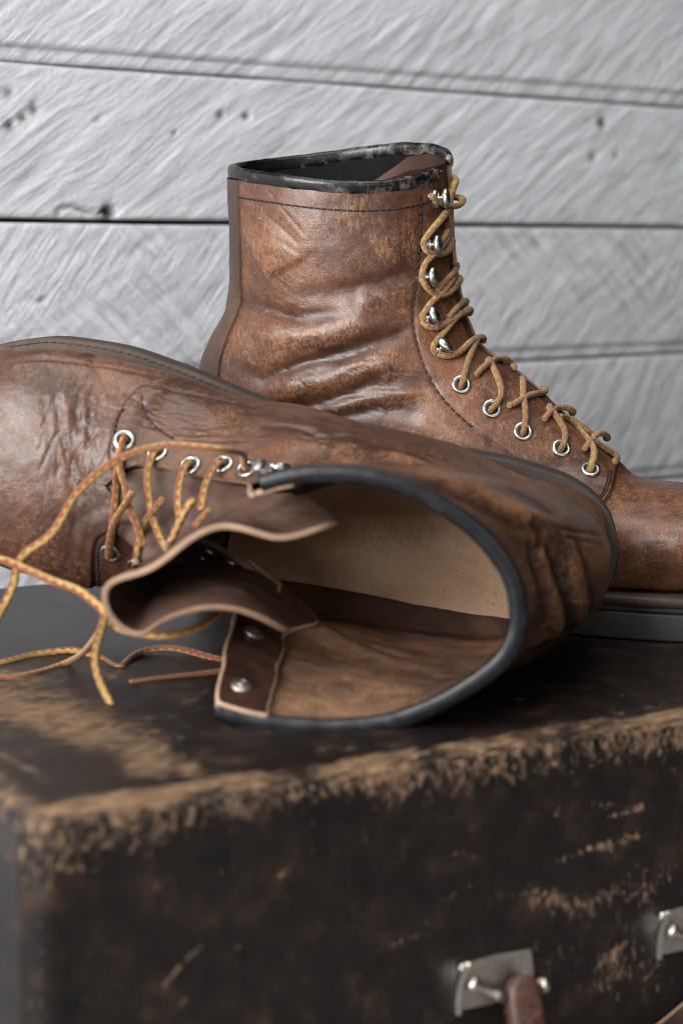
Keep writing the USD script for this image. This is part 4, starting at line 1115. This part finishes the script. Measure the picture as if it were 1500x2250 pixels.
for rr_, jj_ in ((12, 0.42), (42, 0.42), (60, .42)):
    p = Bl[rr_, int(jl * jj_)]; a, b, n = basis(NI[rr_, int(jl * jj_)])
    th = np.linspace(0, 2 * np.pi, 25)[:-1]
    rv = join([blob(p + n * 0.0003, a, b, n, 0.0042, 0.0042, 0.0013), tube(np.array([p + n * .0012 + 0.0016 * (math.cos(t) * a + math.sin(t) * b) for t in np.linspace(0, 2 * np.pi, 16)]), 0.0005, k=6)[:2]])
    part(boot_f, 'rivet', rv, M_STEEL_DULL, smooth=True)

# eyelets and hooks
EU = [(271, 967), (343, 994), (416, 1022), (487, 1021), (541, 1030)]
EL = [(243, 1216), (301, 1243)]
eu, el = [], []
for p_ in EU:
    i = nearest_on(Vb2, NFf, *p_, rad=12); eu.append((Vb2[i], NFf[i], i)); eyelet(boot_f, Vb2[i], NFf[i], 0.0037, 0.0011)
for k_ in range(5):
    if k_ < 2: i = nearest_on(Vb2, NFf, *EL[k_], rad=12)
    else:
        r_, j_ = divmod(eu[k_][2], shf[1]); i = r_ * shf[1] + shf[1] - 1 - j_
    el.append((Vb2[i], NFf[i], i)); eyelet(boot_f, Vb2[i], NFf[i], 0.0037, 0.0011)
for rr_ in (88, 62, 38, 14):
    for jj_ in (6, shf[1] - 7):
        j_ = int(np.searchsorted(lenl, 0.007)) if jj_ == 6 else int(np.searchsorted(lenl, lenl[-1] - 0.007))
        e_ = VF[rr_, 0] if jj_ == 6 else VF[rr_, -1]
        hook(boot_f, VF[rr_, j_], NF[rr_, j_], VF[rr_ - 4, j_] - VF[rr_ + 4, j_], e_ - VF[rr_, j_], 1.0)

# tongue: a sheet that leaves the throat, folds into a U and ends in a pale cut edge
E4 = [[(738, 1152, .745), (690, 1165, .734), (620, 1181, .728), (560, 1169, .724), (500, 1157, .722), (450, 1168, .720), (400, 1199, .718), (335, 1247, .716), (268, 1270, .716), (232, 1298, .716), (241, 1350, .716), (278, 1386, .717), (316, 1392, .718),
       (356, 1366, .720), (420, 1342, .722), (480, 1335, .725), (540, 1345, .729), (596, 1369, .735), (630, 1387, .742)],
      [(700, 1112, .772), (655, 1142, .766), (605, 1163, .762), (555, 1159, .760), (505, 1149, .758), (455, 1159, .757), (402, 1191, .756), (340, 1239, .755), (282, 1262, .755), (254, 1288, .755), (262, 1312, .755), (290, 1326, .755), (318, 1326, .755),
       (355, 1306, .756), (420, 1288, .758), (480, 1280, .760), (545, 1292, .763), (602, 1327, .767), (645, 1362, .771)],
      [(640, 1070, .800), (590, 1090, .802), (550, 1108, .804), (510, 1126, .807), (470, 1147, .810), (430, 1168, .812), (395, 1187, .814), (360, 1210, .815), (335, 1228, .816), (318, 1242, .816), (313, 1250, .816), (322, 1255, .816), (350, 1250, .815),
       (380, 1246, .814), (425, 1240, .813), (475, 1238, .812), (530, 1248, .810), (586, 1275, .808), (630, 1312, .806)],
      [(560, 1050, .818), (500, 1062, .818), (450, 1080, .818), (415, 1100, .818), (385, 1122, .819), (360, 1142, .820), (340, 1162, .820), (325, 1182, .820), (315, 1196, .820), (308, 1208, .820), (307, 1216, .820), (314, 1222, .820), (335, 1224, .820),
       (365, 1226, .820), (410, 1226, .820), (455, 1228, .820), (505, 1238, .818), (560, 1258, .816), (600, 1290, .814)],
      [(420, 1012, .822), (385, 1014, .824), (352, 1018, .826), (322, 1026, .827), (290, 1032, .829), (262, 1043, .831), (246, 1056, .832), (238, 1076, .832), (234, 1096, .832), (233, 1113, .832), (234, 1130, .832), (238, 1148, .832), (246, 1164, .833),
       (258, 1180, .834), (282, 1192, .836), (300, 1204, .838), (322, 1212, .838), (350, 1218, .836), (390, 1222, .834)]]
mt2 = 150
cr = []
for row in E4:
    P_ = np.array([P(*p) for p in row]); cr.append(CubicSpline(np.linspace(0, 1, len(row)), P_)(np.linspace(0, 1, mt2)))
VTg = PchipInterpolator([0, .34, .62, .78, 1.0], np.array(cr))(np.linspace(0, 1, 80))
VTg = VTg + (0.0032 * fb(VTg, 45, 3, 41) + 0.0026 * fb(VTg, 110, 3, 43))[..., None] * np.array([0.2, -0.5, 0.8]) * smoothstep(0, .25, np.linspace(0, 1, 80))[:, None, None]
NTg = vnormals(VTg)
Ta, Tb = VTg + NTg * 0.00115, VTg - NTg * 0.00115
tg = part(boot_f, 'tongue', join([(Ta.reshape(-1, 3), grid_faces(80, mt2)), (Tb.reshape(-1, 3), grid_faces(80, mt2))]), M_TONGUE, smooth=True)
mid_e = (Ta[0] + Tb[0]) / 2
c_ = np.vstack([VTg[0:30, 0][::-1], VTg[0], VTg[0:14, -1]])
up_e = NTg[29, 0]
nn_ = np.vstack([NTg[0:30, 0][::-1], NTg[0], NTg[0:14, -1]])
o_ = -np.gradient(VTg, axis=0)
oo = np.vstack([np.tile((VTg[0, 0] - VTg[0, 3]) / np.linalg.norm(VTg[0, 0] - VTg[0, 3]), (30, 1)), o_[0] / np.linalg.norm(o_[0], axis=1, keepdims=True), np.tile((VTg[0, -1] - VTg[0, -4]) / np.linalg.norm(VTg[0, -1] - VTg[0, -4]), (14, 1))])
ang = np.linspace(0, np.pi, 7)
ed = c_[:, None] + 0.00118 * np.cos(ang)[None, :, None] * nn_[:, None] + 0.0006 * np.sin(ang)[None, :, None] * oo[:, None]
part(tg, 'cut_edge', (ed.reshape(-1, 3), grid_faces(len(c_), 7)), M_RAW, smooth=True)

# laces of the lying boot: pixel paths with depth
LR = (0.00175, 0.0014)
strands = []
def px_strand(pts, n=90, tw=18.0, up=(0.1, -0.9, 0.4)):
    c = catmull(np.array([P(*p) if len(p) == 3 else p[0] for p in pts]), n)
    strands.append(tube(c, LR[0], LR[1], 14, twist=tw, up=up))
def between(a, b, pts, bulge=0.004, ends=(True, True), n=60):
    """from hole a to hole b through pixels, depth running evenly between the two"""
    A0, An = a[0], a[1]; B0, Bn = b[0], b[1]
    out = []
    if ends[0]: out += [A0 - An * 0.002, A0 + An * 0.0022]
    m = len(pts)
    for k_, (px, py) in enumerate(pts):
        t = (k_ + 1) / (m + 1)
        y = A0[1] + (B0[1] - A0[1]) * t - bulge * math.sin(math.pi * t) - 0.0022
        out.append(P(px, py, y))
    if ends[1]: out += [B0 + Bn * 0.0022, B0 - Bn * 0.002]
    c = front_f.clear(catmull(np.array(out), n), 0.0016, skip=6 if ends[0] else 0)
    strands.append(tube(c, LR[0] * .95, LR[1], 14, twist=14.0, up=(0.1, -0.9, 0.4)))
front_f = Front(np.vstack([Vb2, Ta[8:].reshape(-1, 3)]))
end = lambda px, py, y: (P(px, py, y), -ray(px, py) / np.linalg.norm(ray(px, py)))
between(eu[0], el[0], [(260, 1010), (254, 1080), (249, 1130), (244, 1180)], .003)
between(eu[0], end(330, 1236, .812), [(262, 1015), (272, 1060), (283, 1105), (300, 1155), (316, 1200)], .005, (True, False))
between(el[0], end(314, 1044, .806), [(244, 1168), (268, 1118), (290, 1082)], .007, (True, False))
between(eu[1], end(384, 1236, .810), [(326, 1030), (325, 1075), (331, 1120), (348, 1172), (366, 1206)], .004, (True, False))
between(el[1], end(386, 1070, .802), [(306, 1182), (330, 1130), (357, 1096)], .008, (True, False))
between(eu[2], end(408, 1215, .800), [(396, 1055), (391, 1105), (397, 1150)], .004, (True, False))
between(end(350, 1236, .806), end(444, 1074, .795), [(366, 1205), (385, 1168), (405, 1125), (426, 1096)], .006, (False, False))
between(eu[3], end(428, 1190, .790), [(460, 1045), (448, 1080), (440, 1120)], .004, (True, False))
between(end(400, 1210, .798), end(500, 1082, .786), [(428, 1156), (462, 1118)], .006, (False, False))
# the loose end from the top eyelet
a = eu[4]
px_strand([(a[0] - a[1] * .002,), (a[0] + a[1] * .003,), (536, 1005, a[0][1] - .006), (491, 987, .768), (427, 981, .768), (363, 979, .772), (307, 990, .778), (256, 1011, .782), (205, 1049, .786), (162, 1092, .788), (128, 1152, .786), (98, 1186, .784), (58, 1214, .782), (36, 1246, .780),
           (31, 1280, .780), (13, 1322, .782), (-8, 1362, .79), (-50, 1400, .80), (-100, 1380, .80), (-110, 1290, .79), (-60, 1230, .775), (0, 1229, .768), (34, 1241, .765), (85, 1263, .762), (128, 1281, .760), (171, 1297, .757), (205, 1322, .753), (228, 1346, .750), (226, 1372, .752),
           (214, 1412, .757), (209, 1452, .760), (218, 1494, .760), (235, 1531, .757), (247, 1556, .754)], 420, 12.0)
e5 = VF[88, int(np.searchsorted(lenl, 0.006))]
px_strand([(500, 1310, .775), (482, 1344, .765), (452, 1369, .757), (405, 1390, .752), (350, 1396, .750), (299, 1390, .752), (254, 1375, .756), (232, 1356, .760), (224, 1372, .768), (213, 1397, .780), (184, 1433, .803), (141, 1459, .826), (64, 1484, .806), (0, 1492, .799), (-60, 1490, .80), (-130, 1475, .81),
           (-120, 1462, .822), (-60, 1466, .822), (0, 1459, .828), (64, 1442, .843), (107, 1434, .848), (162, 1429, .850), (192, 1437, .846), (222, 1446, .842), (262, 1466, .823), (282, 1450, .835), (320, 1430, .848), (371, 1424, .850), (427, 1434, .845), (486, 1450, .836), (530, 1452, .83)], 380, 12.0)
px_strand([tuple([286, 1501, .792]), (320, 1497, .795), (363, 1491, .800), (427, 1484, .806), (474, 1478, .810), (530, 1470, .815)], 90, 12.0)
n_ = 0; vs, fs_, us = [], [], []
for v, f, uv in strands:
    v = v.copy(); low = v[:, 2] < 0.0006
    vs.append(v); fs_.append(f + n_); us.append(uv); n_ += len(v)
part(boot_f, 'lace', (np.vstack(vs), np.vstack(fs_)), M_LACE_F, smooth=True, uv=np.vstack(us))

# ------------------------------------------------------------------ fittings on the suitcase
def face(px, py, out=0.0):
    """point on the front of the suitcase, 'out' metres off it"""
    d = ray(px, py); o = SC + SN * out
    return CAMP + d * (((o - CAMP) @ SN) / (d @ SN))
UP = np.array([0, 0, 1.0])
def plate(pts, th, name, parent, material):
    """convex plate lying on the suitcase front, from pixel corners"""
    V = [face(*p, o) for o in (-0.0005, th) for p in pts]
    return part(parent, name, trimesh.convex.convex_hull(np.array(V)), material, smooth=False)
def bracket(dx, dy, sc_):
    T_ = lambda x, y: (dx + (x - 1000) * sc_, dy + (y - 2117) * sc_)
    pl = plate([T_(1012, 2120), T_(1090, 2098), T_(1166, 2086), T_(1172, 2140), T_(1172, 2180), T_(1085, 2206), T_(1002, 2222)], 0.0016, 'handle_bracket', case, M_STEEL_DULL)
    # curved lip along the left end
    a0, a1, a2 = face(*T_(1014, 2117)), face(*T_(997, 2165)), face(*T_(993, 2224))
    c = catmull(np.array([a0, a1, a2]), 24)
    rows_ = []
    for o, w_ in ((0.0, -0.0002), (0.0036, -0.0008), (0.0040, 0.0004), (0.0040, 0.0014), (0.0030, 0.0022), (0.0, 0.0024)):
        rows_.append(c + SN * o + SD * w_)
    part(pl, 'lip', (np.array(rows_).reshape(-1, 3), grid_faces(6, 24)), M_STEEL, smooth=40)
    p0, p1 = face(*T_(1030, 2160), 0.003), face(*T_(1098, 2190), 0.007)
    dirp = (p1 - p0) / np.linalg.norm(p1 - p0)
    pin = np.vstack([p0 + (p1 - p0) * t for t in (0, .08, .2, .35, .6, .8, .9, 1.0)])
    part(pl, 'pin', tube(pin, np.array([.0024, .0032, .0028, .0018, .0016, .0016, .0022, .0021]), k=18)[:2], M_STEEL_DULL, smooth=True)
    part(pl, 'pin_cap', tube(np.vstack([p1, p1 + dirp * .0012, p1 + dirp * .0022]), np.array([.0018, .0022, .0018]), k=16)[:2], M_HOLE, smooth=30)
    return p1
b1 = bracket(1000, 2117, 1.0)
b2 = bracket(1440, 2004, 0.92)
# leather handle hanging between the brackets
h0, h1 = face(1140, 2166, 0.006), face(1600, 2060, 0.006)
cc = catmull(np.array([h0 + UP * 0.003, h0 - UP * 0.006 + SN * 0.003, h0 - UP * .026 + SN * 0.008 + SD * .002, h0 - UP * .04 + SN * 0.012 + SD * .014, (h0 + h1) / 2 - UP * .045 + SN * .014, h1 - UP * .04 + SN * 0.012 - SD * .014, h1 - UP * .026 + SN * 0.008 - SD * .002, h1 - UP * 0.004 + SN * .003]), 80)
prof_w = np.full(80, 0.0068); prof_w[:3] = (0.0035, 0.0055, 0.0064)
v, f, uv = tube(cc, 0.0036 * np.ones(80), prof_w, 20, up=SN, pw=0.6)
part(case, 'handle', (v, f), M_HANDLE, smooth=True, attrs={'wear': np.clip(0.45 + 1.3 * fb(v, 80, 4, 5), 0, 1.2)})
kn = face(1192, 2166, 0.006)
part(case, 'handle_rivet', blob(kn, SD, UP, SN, 0.0022, 0.003, 0.003), M_STEEL_DULL, smooth=True)
# stitched patch at the lower right
pc = [face(x, y, 0.0009) for x, y in ((1512, 2196), (1488, 2214), (1462, 2236), (1430, 2262), (1400, 2300))]
c = catmull(np.array(pc), 60)
stitches(case, c, np.tile(SN, (60, 1)), 0.0016, 0.0012, 0.0005, 'patch_stitching', M_RAW, 0.0006)
pv = np.vstack([c + SN * 0.0, c + SN * 0.0009 + SD * .0006, c + SD * 0.012 + SN * .0009 - UP * .004])
part(case, 'leather_patch', (pv, grid_faces(3, 60)), M_HANDLE, smooth=True)
# small nail heads down the left front corner
for px_, y_ in ((102, 1885), (95, 1912), (98, 1950), (91, 1966), (91, 2035), (95, 2092), (91, 2137), (93, 2200)):
    p = face(px_, y_, 0.0001)
    part(case, 'nail_head', blob(p, SD, UP, SN, 0.0007, 0.0008, 0.0004, 2), M_SOLE, smooth=True)
